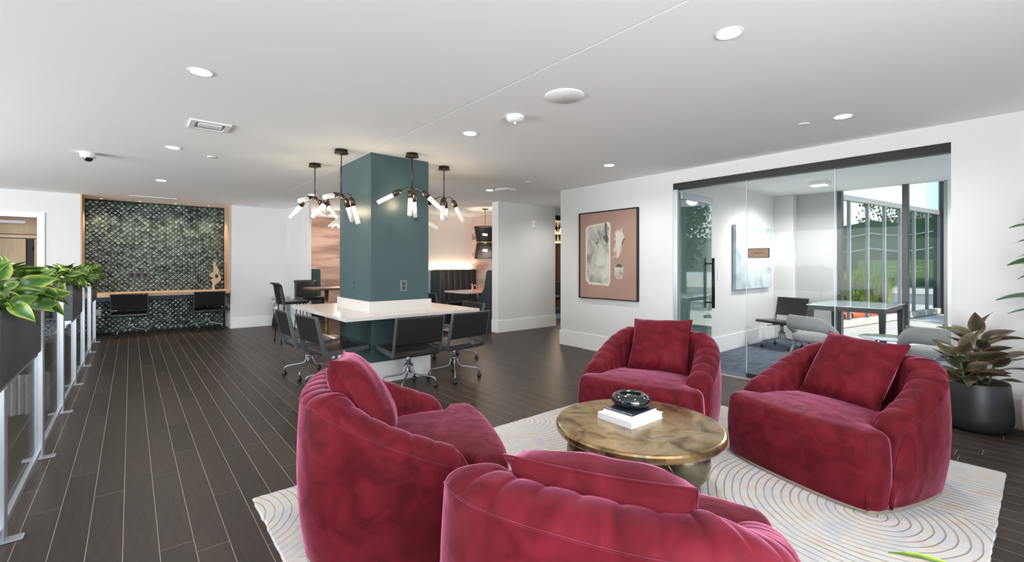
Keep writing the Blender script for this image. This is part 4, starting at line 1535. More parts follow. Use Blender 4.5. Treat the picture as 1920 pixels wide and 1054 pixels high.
# woven double-drum pendant
wp = thing('woven_pendant', 'black woven hourglass pendant lamp over the booth table', 'pendant lamp', (6.02, 8.05, CEIL))
q = MB(); q.lathe([(0.07, 0), (0.07, -0.012), (0.012, -0.02)], 24); part('canopy', q, 'bronze', wp)
q = MB(); q.tube([(0, 0, -0.015), (0, 0, -0.74)], 0.005, 8); part('rod', q, 'bronze', wp)
for (za, zb, ra, rb_) in ((-0.40, -0.735, 0.245, 0.19), (-0.75, -1.10, 0.19, 0.245)):
    q = MB()
    for k in range(60):
        a = 2 * PI * k / 60
        c_, s_ = math.cos(a), math.sin(a)
        w2 = 0.0085
        v = []
        for (r_, z_) in ((ra, za), (rb_, zb)):
            v += [(r_ * c_ - w2 * s_, r_ * s_ + w2 * c_, z_), (r_ * c_ + w2 * s_, r_ * s_ - w2 * c_, z_),
                  ((r_ - 0.004) * c_ + w2 * s_, (r_ - 0.004) * s_ - w2 * c_, z_), ((r_ - 0.004) * c_ - w2 * s_, (r_ - 0.004) * s_ + w2 * c_, z_)]
        q.add(v, [(0, 1, 5, 4), (1, 2, 6, 5), (2, 3, 7, 6), (3, 0, 4, 7)])
    sh = part('shade', q, 'black', wp)
    for r_, z_ in ((ra, za), (rb_, zb)):
        t = MB(); t.tube([(r_ * math.cos(2 * PI * k / 36), r_ * math.sin(2 * PI * k / 36), z_) for k in range(37)], 0.006, 6); part('hoop', t, 'brass' if r_ < 0.2 else 'black', sh)
for (x, y, z) in ((0.06, 0.03, -0.57), (-0.06, -0.03, -0.57), (0.06, 0.03, -0.92), (-0.06, -0.03, -0.92)):
    q = MB(); q.ball((x, y, z), 0.028, 8); part('bulb', q, 'bulb', wp)
dl = bpy.data.lights.new('woven_glow', 'POINT'); dl.energy = 22; dl.color = (1, 0.86, 0.70); dl.shadow_soft_size = 0.08
lo = bpy.data.objects.new('woven_pendant_light', dl); COL.objects.link(lo); lo.location = (6.02, 8.05, CEIL - 1.02)
dl = bpy.data.lights.new('alcove_glow', 'POINT'); dl.energy = 28; dl.color = (1, 0.86, 0.74); dl.shadow_soft_size = 0.1
lo = bpy.data.objects.new('alcove_lamp_light', dl); COL.objects.link(lo); lo.location = (3.86, 10.9, 1.95)

# left alcove: petal lamp and bench end
pl_ = thing('petal_pendant', 'white petal pendant lamp half hidden behind the left column edge', 'pendant lamp', (3.86, 10.9, CEIL))
q = MB(); q.tube([(0, 0, 0), (0, 0, -0.12)], 0.006, 8); q.lathe([(0.06, 0), (0.06, -0.012)], 20); part('rod', q, 'bronze', pl_)
for k in range(9):
    a = 2 * PI * k / 9
    q = MB()
    def pg(u, v, a=a):
        r_ = 0.05 + 0.25 * v
        w2 = 0.10 * math.sin(PI * min(1, 0.15 + 0.8 * v)) * (u - 0.5) * 2
        return (r_ * math.cos(a) - w2 * math.sin(a), r_ * math.sin(a) + w2 * math.cos(a), -0.12 - 0.22 * v + 0.04 * math.cos(PI * (u - 0.5)))
    q.grid(pg, 6, 7); part('petal', q, 'tube', pl_)
b3 = thing('booth_bench', 'dark teal booth bench end against the blush mural, left of the column', 'bench', (2.78, 11.95, 0))
q = tufted_back(0.92, 0.42, 1.22, 5); part('backrest', q, 'tealfab', b3)
q = MB(); q.bbox(0.0, 0.92, -0.55, -0.05, 0.34, 0.47, 0.02); part('seat', q, 'tealfab', b3)
q = MB(); q.box(0.0, 0.92, -0.5, 0.1, 0, 0.34); part('base', q, 'boothpanel', b3)

# ---- dark lounge seen through the hall doorway
cu_ = thing('drapery', 'brown full-height drapery in the dark room beyond the hall', 'curtain', (8.6, 9.9, 0))
q = MB(); q.grid(lambda a, b_: (3.4 * a, 0.05 * math.sin(a * 80), 0.02 + 2.4 * b_), 160, 2); part('cloth', q, mat('brown_drape', (0.13, 0.075, 0.04), 0.8), cu_)
q = MB(); q.tube([(-0.1, 0, 2.45), (3.5, 0, 2.45)], 0.015, 8); part('rail', q, 'bronze', cu_)
rc = thing('ring_chandelier', 'small gold ring chandelier in the dark room beyond the hall', 'chandelier', (8.75, 8.45, CEIL))
q = MB(); q.tube([(0, 0, 0), (0, 0, -0.62)], 0.008, 8); part('rod', q, 'brass', rc)
for (r_, z_) in ((0.32, -0.38), (0.42, -0.62)):
    q = MB(); q.tube([(r_ * math.cos(2 * PI * k / 32), r_ * math.sin(2 * PI * k / 32), z_) for k in range(33)], 0.022, 8); rgp = part('ring', q, 'brass', rc)
    for k in range(6):
        a = PI / 3 * k
        q = MB(); q.ball((r_ * math.cos(a), r_ * math.sin(a), z_ + 0.05), 0.045, 8); part('globe', q, 'bulb', rgp)
dl = bpy.data.lights.new('lounge_glow', 'POINT'); dl.energy = 30; dl.color = (1, 0.8, 0.55); dl.shadow_soft_size = 0.2
lo = bpy.data.objects.new('lounge_light', dl); COL.objects.link(lo); lo.location = (8.75, 8.45, 1.75)
q = MB(); q.box(8.0, 10.2, 7.4, 9.6, 0.0005, 0.012)
solo('blue_rug', q, mat('blue_rug_weave', (0.06, 0.13, 0.24), 0.9, var=0.5, vscale=6), 'blue patterned rug in the dark room beyond the hall', 'rug')
lc = thing('lounge_chair', 'dark lounge chair in the dark room beyond the hall', 'chair', (9.05, 8.70, 0.0125), face(-0.5, -1))
q = MB(); q.bbox(-0.26, 0.26, -0.26, 0.26, 0.38, 0.48, 0.03); part('seat', q, 'booth', lc)
q = MB(); q.bbox(-0.26, 0.26, -0.30, -0.22, 0.45, 0.86, 0.03); part('backrest', q, 'booth', lc)
for sx in (-1, 1):
    for sy in (-1, 1):
        q = MB(); q.tube([(sx * 0.21, sy * 0.21, 0.39), (sx * 0.24, sy * 0.24, 0)], 0.012, 8); part('leg', q, 'brass', lc)

# ================================================================== WALL ITEMS
ar = thing('framed_artwork', 'large dusty rose abstract painting in a black frame on the right wall', 'artwork', (WX, 4.265, 1.47), -PI / 2)
aw, ah = 0.545, 0.67
for (x0, x1, z0, z1) in ((-aw, aw, ah - 0.016, ah), (-aw, aw, -ah, -ah + 0.016), (-aw, -aw + 0.016, -ah + 0.016, ah - 0.016), (aw - 0.016, aw, -ah + 0.016, ah - 0.016)):
    q = MB(); q.box(x0, x1, -0.045, 0.0, z0, z1); part('frame', q, 'black', ar)
q = MB(); q.box(-aw + 0.016, aw - 0.016, -0.028, -0.004, -ah + 0.016, ah - 0.016); cvs = part('canvas', q, 'terracotta', ar)
rw = random.Random(2)


def blob(pts, y, m, name, jit=0.008, sub=3):
    out = []
    n = len(pts)
    for i in range(n):
        a, c = pts[i], pts[(i + 1) % n]
        for k in range(sub):
            t = k / sub
            out.append((a[0] + (c[0] - a[0]) * t + rw.uniform(-jit, jit), a[1] + (c[1] - a[1]) * t + rw.uniform(-jit, jit)))
    q = MB(); q.prism(out, 'y', y, y + 0.0015)
    return part(name, q, m, cvs)


blob([(-0.42, 0.42), (-0.36, 0.465), (0.02, 0.50), (0.07, 0.46), (0.065, -0.40), (0.03, -0.465), (-0.36, -0.45), (-0.415, -0.38)], -0.0300, 'paintcream', 'paint_shape', 0.005)
blob([(-0.385, 0.40), (-0.33, 0.44), (-0.0, 0.465), (0.035, 0.42), (0.035, -0.38), (0.0, -0.43), (-0.33, -0.415), (-0.38, -0.34)], -0.0318, 'paint1', 'paint_shape', 0.006)
blob([(-0.03, 0.49), (0.01, 0.47), (-0.01, 0.37), (0.03, 0.26), (0.02, 0.17), (-0.06, 0.24), (-0.07, 0.28), (-0.03, 0.31), (-0.04, 0.4)], -0.0336, 'paintdark', 'paint_stroke', 0.006)
blob([(-0.20, 0.19), (-0.16, 0.21), (-0.165, 0.18), (-0.20, 0.165)], -0.0336, 'paintdark', 'paint_stroke', 0.004)
blob([(0.145, 0.34), (0.20, 0.39), (0.27, 0.385), (0.30, 0.34), (0.35, 0.27), (0.31, 0.20), (0.25, 0.02), (0.22, -0.06), (0.155, -0.03), (0.11, -0.05), (0.12, 0.15)], -0.0305, 'paintbrown', 'paint_shape', 0.006)
blob([(0.165, 0.32), (0.20, 0.35), (0.29, 0.32), (0.31, 0.26), (0.24, 0.10), (0.16, 0.12)], -0.0322, 'paint1', 'paint_shape', 0.006)
blob([(0.155, -0.15), (0.20, -0.12), (0.26, -0.125), (0.30, -0.18), (0.305, -0.30), (0.26, -0.36), (0.18, -0.36), (0.135, -0.28)], -0.0305, 'paint1', 'paint_shape', 0.006)
blob([(0.16, -0.16), (0.20, -0.125), (0.26, -0.13), (0.295, -0.18), (0.15, -0.185)], -0.0322, 'paintdark', 'paint_stroke', 0.004)
blob([(0.16, -0.28), (0.29, -0.26), (0.25, -0.33), (0.19, -0.34)], -0.0322, 'paintbrown', 'paint_stroke', 0.008)

a2 = thing('canvas_artwork', 'frameless blue-grey abstract canvas on the office side wall', 'artwork', (7.95, 3.195, 1.445))
q = MB(); q.bbox(-0.70, 0.72, -0.055, -0.002, -0.515, 0.515, 0.004); part('canvas', q, 'cloudart', a2)
q = MB(); q.box(-0.66, 0.68, -0.002, 0.0, -0.48, 0.48); part('stretcher', q, 'wood', a2)

sw = thing('light_switch', 'white light switch plate on the office side wall by the glass door', 'switch', (6.80, 3.2, 1.15))
q = MB(); q.bbox(-0.04, 0.04, -0.007, 0, -0.06, 0.06, 0.002); part('plate', q, 'plastic', sw)
q = MB(); q.box(-0.016, 0.016, -0.010, -0.007, -0.03, 0.03); part('rocker', q, 'trimwhite', sw)

pq = thing('door_plaque', 'small brown office name plaque fixed on the glass partition', 'sign', (WX + 0.0435, 2.145, 1.458), -PI / 2)
q = MB(); q.box(-0.115, 0.115, -0.008, 0.0, -0.056, 0.056); part('border', q, 'black', pq)
q = MB(); q.box(-0.107, 0.107, -0.0095, -0.008, -0.049, 0.049); part('face', q, mat('tan_bronze_face', (0.30, 0.19, 0.115), 0.5), pq)
me = text_mesh('OFFICE B', 0.028, 0.0006)
link('lettering', me, mat('rust_brown_ink', (0.12, 0.03, 0.015), 0.6), pq, (0, -0.0101, 0), (PI / 2, 0, 0))

st = thing('fire_strobe', 'small white fire strobe on the white pier wall', 'alarm', (6.44, 6.9, 2.17))
q = MB(); q.bbox(-0.055, 0.055, -0.03, 0.0, -0.075, 0.075, 0.006); part('housing', q, 'plastic', st)
q = MB(); q.bbox(-0.025, 0.03, -0.05, -0.03, -0.03, 0.03, 0.006); part('lens', q, 'edgeglass', st)

# ================================================================== CEILING ITEMS
DL = [((2.455, 1.10), 'round recessed ceiling light upper right, nearest the viewer', 'A'),
      ((0.345, 3.52), 'round recessed ceiling light upper left, largest of the left row'),
      ((0.345, 5.97), 'round recessed ceiling light between the square vent and the tiled niche'),
      ((0.345, 8.40), 'round recessed ceiling light nearest the tiled niche'),
      ((2.455, 3.52), 'round recessed ceiling light above right of the teal column'),
      ((4.56, 3.52), 'round recessed ceiling light before the framed artwork wall'),
      ((4.56, 1.10), 'round recessed ceiling light above the glass partition header'),
      ((4.56, 5.97), 'round recessed ceiling light beside the square ceiling box near the pier'),
      ((2.455, 8.40), 'round recessed ceiling light behind the leftmost column pendant'),
      ((6.67, 5.97), 'unseen round recessed ceiling light added in the hall to brighten the pier')]  # added out of view, continuing the grid, to light the pier
dl0 = None
for it in DL:
    (x, y), lab = it[0], it[1]
    if dl0 is None:
        dl0 = thing('downlight', lab, 'light', (x, y, CEIL), 0, 'recessed round ceiling lights')
        q = MB(); q.lathe([(0.064, 0.0), (0.072, -0.001), (0.070, -0.005), (0.060, -0.004), (0.058, 0.0)], 32, cap=False); part('trim_ring', q, 'plastic', dl0)
        q = MB(); q.lathe([(0.0005, -0.0025), (0.059, -0.0025)], 32, cap=False); part('lens', q, 'lampglow', dl0)
    else:
        dup(dl0, (x, y, CEIL), 0, lab)
    d = bpy.data.lights.new('downlight_beam', 'SPOT'); d.energy = 38; d.color = (1, 0.96, 0.91); d.spot_size = R(156); d.spot_blend = 0.75; d.shadow_soft_size = 0.055
    lo = bpy.data.objects.new('downlight_beam', d); COL.objects.link(lo); lo.location = (x, y, CEIL - 0.015)
    lo.rotation_euler = (0, 0, 0)

v = thing('ceiling_vent', 'square white exhaust vent in the ceiling left of centre', 'vent', (0.54, 4.83, CEIL), R(0))
q = MB()
for (x0, x1, y0, y1) in ((-0.15, 0.15, -0.15, -0.11), (-0.15, 0.15, 0.11, 0.15), (-0.15, -0.11, -0.11, 0.11), (0.11, 0.15, -0.11, 0.11)):
    q.box(x0, x1, y0, y1, -0.012, 0.0)
part('frame', q, 'plastic', v)
q = MB(); q.box(-0.11, 0.11, -0.11, 0.11, -0.004, 0.0); part('recess', q, 'greywall', v)
q = MB(); q.box(-0.085, 0.085, -0.085, 0.02, -0.016, -0.004); part('flap', q, 'trimwhite', v)

cm = thing('security_camera', 'white dome security camera on the ceiling at the far left', 'camera', (-0.36, 6.86, CEIL))
q = MB(); q.lathe([(0.068, 0.0), (0.070, -0.012), (0.068, -0.045), (0.055, -0.058)], 28); part('housing', q, 'plastic', cm)
q = MB(); q.lathe([(0.044, -0.056), (0.040, -0.075), (0.026, -0.092), (0.0005, -0.098)], 24, cap=False); part('dome', q, 'smoked', cm)

sd = thing('smoke_detector', 'white round smoke detector on the ceiling below the round speaker', 'detector', (2.46, 2.87, CEIL))
q = MB(); q.lathe([(0.075, 0), (0.076, -0.012), (0.070, -0.03), (0.050, -0.046), (0.02, -0.052)], 30); part('housing', q, 'plastic', sd)
for k in range(14):
    a = 2 * PI * k / 14
    q = MB(); q.box(-0.004, 0.004, 0.0655, 0.072, -0.028, -0.015); part('slot', q, 'greywall', sd, (0, 0, 0), (0, 0, a))
q = MB(); q.ball((0.0, 0.0, -0.054), 0.012, 8); part('sensor', q, 'trimwhite', sd)

sp = thing('ceiling_speaker', 'flat white round ceiling speaker cover', 'speaker', (2.44, 2.29, CEIL))
q = MB(); q.lathe([(0.142, 0.0), (0.144, -0.004), (0.140, -0.009), (0.0005, -0.010)], 48, cap=False); part('grille', q, 'trimwhite', sp)
q = MB(); q.lathe([(0.006, -0.010), (0.005, -0.012)], 10); part('badge', q, 'alu', sp)

for (x, y, lab) in ((4.54, 1.38, 'white sprinkler cover plate beside the light above the glass partition'),
                    (0.71, 6.2, 'white sprinkler cover plate beside the left row of ceiling lights'),
                    (4.54, 5.0, 'white sprinkler cover plate near the pier ceiling box')):
    q = MB(); q.lathe([(0.042, 0.0), (0.043, -0.004), (0.038, -0.007), (0.0005, -0.007)], 24, cap=False)
    solo('sprinkler_cover', q, 'trimwhite', lab, 'sprinkler', (x, y, CEIL), group='sprinkler cover plates')
wb = thing('access_point', 'white square access point on the ceiling before the pier', 'router', (4.66, 5.68, CEIL), R(12))
q = MB(); q.bbox(-0.13, 0.13, -0.13, 0.13, -0.04, -0.006, 0.012); part('body', q, 'plastic', wb)
q = MB(); q.box(-0.10, 0.10, -0.10, 0.10, -0.006, 0.0); part('mount', q, 'greywall', wb)
ol = thing('office_ceiling_light', 'small square ceiling light inside the glass office', 'light', (7.9, 2.2, CEIL))
q = MB(); q.bbox(-0.12, 0.12, -0.12, 0.12, -0.05, 0.0, 0.01); part('housing', q, 'plastic', ol)
q = MB(); q.box(-0.09, 0.09, -0.09, 0.09, -0.052, -0.05); part('lens', q, 'lampglow', ol)

# ================================================================== RAILING AND PLANTERS
rl = thing('glass_railing', 'brushed metal railing with glass panels along the left side', 'railing', (-0.48, 0, 0))
YP = [1.98, 3.20, 4.42, 5.66, 6.88, 8.08, 9.30, 10.5]
for y in YP:
    under = any(a - 0.05 < y < c + 0.05 for a, c in ((3.0, 4.2), (6.28, 7.48), (9.38, 10.6)))
    q = MB(); q.bbox(-0.022, 0.028, y - 0.03, y + 0.03, 0.01, 0.735 if under else 1.06, 0.004); pt = part('post', q, 'alu', rl)
    q = MB(); q.bbox(-0.06, 0.085, y - 0.028, y + 0.028, 0.0, 0.012, 0.003); part('foot_plate', q, 'alu', pt)
for y0, y1 in zip(YP, YP[1:]):
    low = any(a < y1 and y0 < c for a, c in ((3.0, 4.2), (6.28, 7.48), (9.38, 10.6)))
    q = MB(); q.box(-0.005, 0.005, y0 + 0.032, y1 - 0.032, 0.075, 0.72 if low else 1.03); part('pane', q, 'railglass', rl)
    q = MB(); q.box(-0.012, 0.016, y0 + 0.031, y1 - 0.031, 0.045, 0.075); part('bottom_rail', q, 'alu', rl)
for a, c in ((3.0, 4.2), (6.28, 7.48), (9.38, 10.6)):
    q = MB(); q.box(-0.025, 0.025, a + 0.02, c - 0.02, 0.735, 0.762); part('planter_rail', q, 'alu', rl)


def leaf_me(name, m, L_=0.20, W_=0.085, fold=0.25, droop=0.5, tip=1.0):
    nu_, nv_ = 5, 9
    v, f, uvs = [], [], []
    for j in range(nv_):
        t = j / (nv_ - 1)
        w_ = W_ / 2 * (math.sin(PI * t ** 0.72) ** 0.85) * (1 - 0.15 * t)
        if j == 0 or j == nv_ - 1:
            w_ = 0.0015
        ang = droop * t
        y = L_ * (math.sin(ang) / droop if droop else t)
        z = -L_ * ((1 - math.cos(ang)) / droop if droop else 0)
        for i in range(nu_):
            u = -1 + 2 * i / (nu_ - 1)
            v.append((u * w_, y, z + abs(u) * w_ * fold + 0.004 * math.sin(7 * t + 2 * u)))
            uvs.append((0.5 + 0.5 * u, t))
    for j in range(nv_ - 1):
        for i in range(nu_ - 1):
            f.append((j * nu_ + i, j * nu_ + i + 1, (j + 1) * nu_ + i + 1, (j + 1) * nu_ + i))
    me = bpy.data.meshes.new(name)
    me.from_pydata(v, [], f)
    uvl = me.uv_layers.new(name='UVMap')
    for lp in me.loops:
        uvl.data[lp.index].uv = uvs[lp.vertex_index]
    me.polygons.foreach_set('use_smooth', [True] * len(f))
    me.materials.append(M[m])
    return me


def orient(o, base, direction, roll=0.0):
    d = Vector(direction).normalized()
    q = d.to_track_quat('Y', 'Z')
    o.location = base
    o.rotation_euler = (q.to_matrix().to_4x4() @ Matrix.Rotation(roll, 4, 'Y')).to_euler()


pothos_me = [leaf_me('leaf', 'pothos', 0.155, 0.085, 0.35, 0.9), leaf_me('leaf', 'pothos', 0.135, 0.075, 0.45, 1.4),
             leaf_me('leaf', 'pothos', 0.18, 0.09, 0.30, 0.8), leaf_me('leaf', 'pothos', 0.11, 0.065, 0.4, 1.1)]


def planter(label, y0, y1, nleaf, seed, sc=1.0):
    rn = random.Random(seed)
    t = thing('planter_box', label, 'planter', (-0.525, (y0 + y1) / 2, 0.764), 0, 'plant boxes on the railing')
    hl = (y1 - y0) / 2
    q = MB()
    w_ = 0.082
    q.box(-w_, w_, -hl, hl, 0, 0.004)
    for (x0, x1, a, c) in ((-w_, -w_ + 0.006, -hl, hl), (w_ - 0.006, w_, -hl, hl), (-w_ + 0.006, w_ - 0.006, -hl, -hl + 0.006), (-w_ + 0.006, w_ - 0.006, hl - 0.006, hl)):
        q.box(x0, x1, a, c, 0.004, 0.35)
    part('box', q, 'planter', t)
    q = MB(); q.box(-w_ + 0.007, w_ - 0.007, -hl + 0.007, hl - 0.007, 0.28, 0.325); part('soil', q, 'soil', t)
    stems = MB()
    for k in range(nleaf):
        yy = rn.uniform(-hl + 0.03, hl - 0.03)
        xx = rn.uniform(-w_ + 0.02, w_ - 0.02)
        a = rn.uniform(0, 2 * PI)
        if rn.random() < 0.30:
            a = rn.uniform(-1.6, 0.8)      # some lean over the room side
        out = Vector((math.cos(a), math.sin(a), 0))
        lvl = rn.random()
        base = Vector((xx, yy, 0.325))
        hgt = 0.03 + 0.13 * lvl * sc
        reach = 0.02 + 0.085 * (1 - lvl) * rn.uniform(0.5, 1.3)
        tip = base + Vector((0, 0, hgt)) + out * reach
        pitch = rn.uniform(0.2, 1.25) if lvl > 0.45 else rn.uniform(-0.7, 0.5)
        d = out * math.cos(pitch) + Vector((0, 0, math.sin(pitch)))
        o = link('leaf', rn.choice(pothos_me), None, t)
        orient(o, tip, d, rn.uniform(-2.0, 2.0) if rn.random() < 0.5 else rn.uniform(-0.6, 0.6))
        s = rn.uniform(0.6, 1.0) * sc
        o.scale = (s, s, s)
        stems.tube([base, base + Vector((0, 0, hgt * 0.7)) + out * reach * 0.3, tip], 0.0022, 4, cap=False)
    part('stems', stems, 'stem', t)
    return t


planter('dark steel planter box of pothos nearest the viewer on the railing', 3.0, 4.2, 295, 1)
planter('dark steel planter box of pothos in the middle of the railing', 6.28, 7.48, 230, 2)
planter('dark steel planter box of pothos at the far end of the railing', 9.38, 10.6, 150, 3)

lp_ = thing('ribbed_panel', 'low white ribbed panel behind the railing glass', 'panel', (-0.53, 5.85, 0))
for k in range(24):
    q = MB(); q.lathe([(0.022, 0.0), (0.022, 0.33), (0.018, 0.345), (0.0005, 0.35)], 10, cap=False); part('rib', q, 'trimwhite', lp_, (-0.03 - 0.045 * k, 0, 0))
q = MB(); q.box(-1.11, 0.0, 0.016, 0.05, 0, 0.34); part('backing', q, 'trimwhite', lp_)

# ================================================================== POTTED PLANTS
rub_me = [leaf_me('leaf', 'rubberleaf', 0.22, 0.115, 0.22, 0.5), leaf_me('leaf', 'rubberleaf', 0.25, 0.115, 0.2, 0.8), leaf_me('leaf', 'rubberleaf', 0.18, 0.10, 0.28, 0.3)]
pp = thing('potted_rubber_plant', 'bronze-leaved rubber plant in a wide matt black pot by the right wall', 'potted plant', (5.225, 0.375, 0))
q = MB()
q.lathe([(0.0005, 0.0), (0.155, 0.0), (0.195, 0.025), (0.218, 0.075), (0.222, 0.12), (0.214, 0.24), (0.201, 0.38), (0.197, 0.388), (0.190, 0.382), (0.186, 0.33), (0.0005, 0.33)], 48, cap=False)
part('pot', q, 'blackpot', pp)
q = MB(); q.lathe([(0.0005, 0.342), (0.187, 0.335)], 32, cap=False); part('soil', q, 'soil', pp)
rn = random.Random(21)
stems = MB()
for si, (sx, sy, top, lean) in enumerate(((0.02, -0.01, 0.74, (0.02, 0.0)), (-0.06, 0.05, 0.60, (-0.10, 0.08)), (0.05, -0.07, 0.56, (0.05, -0.10)))):
    p0_ = Vector((sx, sy, 0.335)); p1_ = Vector((sx + lean[0] * 0.4, sy + lean[1] * 0.4, top))
    stems.tube([p0_, (p0_ + p1_) / 2, p1_], [0.009, 0.008, 0.006], 7)
    nl_ = 19 if si == 0 else 11
    for k in range(nl_):
        t = 0.12 + 0.88 * k / (nl_ - 1)
        a = k * 2.4 + si
        out = Vector((math.cos(a), math.sin(a), 0))
        if out.x > 0.2:
            out = Vector((0.2, math.copysign(0.98, out.y), 0))
        pitch = 0.25 + 0.55 * t + rn.uniform(-0.15, 0.2) + (0.45 if t > 0.93 else 0)
        base = p0_.lerp(p1_, t)
        d = out.normalized() * math.cos(pitch) + Vector((0, 0, math.sin(pitch)))
        o = link('leaf', rn.choice(rub_me), None, pp)
        orient(o, base + d * 0.03, d, rn.uniform(-1.0, 1.0))
        s = 0.8 + 0.3 * rn.random()
        o.scale = (s, s, s)
        stems.tube([base, base + d * 0.035], 0.003, 5)
part('stems', stems, 'stem', pp)

fig_me = [leaf_me('leaf', 'figleaf', 0.26, 0.15, 0.15, 0.6), leaf_me('leaf', 'figleaf', 0.22, 0.13, 0.2, 0.9)]
fg = thing('potted_fig', 'tall fiddle-leaf fig in a cream pot at the right edge', 'potted plant', (5.19, -0.06, 0))
q = MB(); q.lathe([(0.0005, 0), (0.13, 0), (0.165, 0.03), (0.185, 0.12), (0.188, 0.25), (0.178, 0.31), (0.168, 0.31), (0.165, 0.27), (0.0005, 0.27)], 40, cap=False); part('pot', q, 'whitepot', fg)
q = MB(); q.lathe([(0.0005, 0.285), (0.166, 0.28)], 30, cap=False); part('soil', q, 'soil', fg)
q = MB(); q.tube([(0, 0, 0.28), (0.01, 0.01, 0.8), (0.0, 0.03, 1.25), (0.02, 0.02, 1.72)], [0.016, 0.014, 0.011, 0.007], 8); part('trunk', q, 'bark', fg)
rn = random.Random(4)
for k in range(24):
    t = k / 23
    z = 0.98 + 0.72 * t
    a = k * 2.39 + 0.6
    out = Vector((math.cos(a), math.sin(a), 0))
    if out.x > 0.3:
        out = Vector((0.3, math.copysign(0.95, out.y), 0))
    pitch = 0.1 + 0.5 * t
    d = out * math.cos(pitch) + Vector((0, 0, math.sin(pitch)))
    o = link('leaf', rn.choice(fig_me), None, fg)
    orient(o, Vector((0.005, 0.02, z)) + d * 0.02, d, rn.uniform(-0.5, 0.5))
    s = 0.95 + 0.3 * rn.random()
    if out.x > 0.2:
        s *= 0.8
    o.scale = (s, s, s)

lf = thing('potted_peace_lily', 'green leaf plant whose leaf tip shows at the bottom right edge', 'potted plant', (1.72, -0.01, 0))
q = MB(); q.lathe([(0.0005, 0), (0.09, 0), (0.12, 0.16), (0.112, 0.16), (0.108, 0.13), (0.0005, 0.13)], 28, cap=False); part('pot', q, 'whitepot', lf)
q = MB(); q.lathe([(0.0005, 0.141), (0.108, 0.138)], 24, cap=False); part('soil', q, 'soil', lf)
lily = leaf_me('leaf', 'pothos', 0.26, 0.07, 0.25, 0.8)
for k in range(11):
    a = k * 2.4 + 1.62
    out = Vector((math.cos(a), math.sin(a), 0))
    hgt = 0.16 + 0.10 * ((k * 5) % 7) / 7
    if k == 0:
        out = Vector((-0.18, 1, 0)).normalized(); hgt = 0.33
    d = out * 0.8 + Vector((0, 0, 0.5))
    o = link('leaf', lily, None, lf)
    orient(o, Vector((0, 0, 0.13 + hgt)) + out * 0.06, d, 0.2)
    q = MB(); q.tube([(out.x * 0.02, out.y * 0.02, 0.13), tuple(Vector((0, 0, 0.13 + hgt)) + out * 0.06)], 0.003, 5); part('stalk', q, 'stem', lf)


# ================================================================== OFFICE FURNITURE
ot = thing('office_table', 'glass-topped dark-framed meeting table inside the office', 'table', (8.2, 1.82, 0))
q = MB(); q.bbox(-0.62, 0.62, -0.46, 0.46, 0.732, 0.745, 0.004); part('tabletop', q, mat('white_glass_top', (0.62, 0.70, 0.72), 0.06, coat=0.6), ot)
for (x0, x1, y0, y1) in ((-0.60, 0.60, -0.44, -0.41), (-0.60, 0.60, 0.41, 0.44), (-0.60, -0.57, -0.41, 0.41), (0.57, 0.60, -0.41, 0.41)):
    q = MB(); q.box(x0, x1, y0, y1, 0.67, 0.732); part('apron', q, 'mullion', ot)
for sx in (-1, 1):
    for sy in (-1, 1):
        q = MB(); x, y = sx * 0.575, sy * 0.415
        q.add([(x - 0.035, y - 0.035, 0.67), (x + 0.035, y - 0.035, 0.67), (x + 0.035, y + 0.035, 0.67), (x - 0.035, y + 0.035, 0.67),
               (x - 0.022, y - 0.022, 0), (x + 0.022, y - 0.022, 0), (x + 0.022, y + 0.022, 0), (x - 0.022, y + 0.022, 0)],
              [(0, 1, 2, 3), (7, 6, 5, 4), (0, 4, 5, 1), (1, 5, 6, 2), (2, 6, 7, 3), (3, 7, 4, 0)])
        part('leg', q, 'mullion', ot)
swivel_chair('black swivel chair with pale frame by the office canvas wall', (7.92, 2.72), face(-0.95, 0.25), 'office swivel chairs', 'blackleather', 'greyfab', 'pewter')
swivel_chair('grey leather swivel chair at the right side of the office table', (8.28, 1.02), face(-0.1, 1), 'office swivel chairs',
             mat('grey_leather', (0.16, 0.185, 0.20), 0.35), 'greyfab', 'pewter')


def lounge_seat(label, loc, rz):
    t = thing('tub_side_chair', label, 'chair', (loc[0], loc[1], 0), rz, 'pale grey curved-back chairs in the office')
    q = MB()
    q.lathe([(0.0005, 0.36), (0.24, 0.36), (0.275, 0.385), (0.28, 0.41), (0.262, 0.44), (0.20, 0.455), (0.0005, 0.46)], 32, cap=False); part('seat', q, 'greyfab', t)
    q = MB()
    n = 28
    v, f = [], []
    for i in range(n + 1):
        a = PI * (1.0 + 0.0) + PI * i / n           # sweeps round the rear (-y)
        k = math.sin(PI * i / n)
        drop = (1 - k) ** 2.2
        cx0, cy0 = 0.31 * math.cos(a), 0.30 * math.sin(a)
        zt = 0.68 - 0.25 * drop
        zb = 0.52 - 0.15 * drop
        nx_, ny_ = math.cos(a), math.sin(a)
        for (r_, z_) in ((-0.028, zb), (0.028, zb), (0.034, (zt + zb) / 2), (0.028, zt), (-0.0, zt + 0.012), (-0.028, zt), (-0.034, (zt + zb) / 2)):
            v.append((cx0 + nx_ * r_, cy0 + ny_ * r_, z_))
    m_ = 7
    for i in range(n):
        for k in range(m_):
            j = (k + 1) % m_
            f.append((i * m_ + k, (i + 1) * m_ + k, (i + 1) * m_ + j, i * m_ + j))
    f.append(tuple(range(m_))); f.append(tuple(n * m_ + k for k in range(m_)))
    q.add(v, f, True)
    part('backrest', q, 'greyfab', t)
    for sx in (-1, 1):
        for sy in (-1, 1):
            q = MB(); q.tube([(sx * 0.17, sy * 0.16, 0.38), (sx * 0.25, sy * 0.24, 0)], [0.022, 0.014], 10); part('leg', q, 'mullion2', t)
    return t


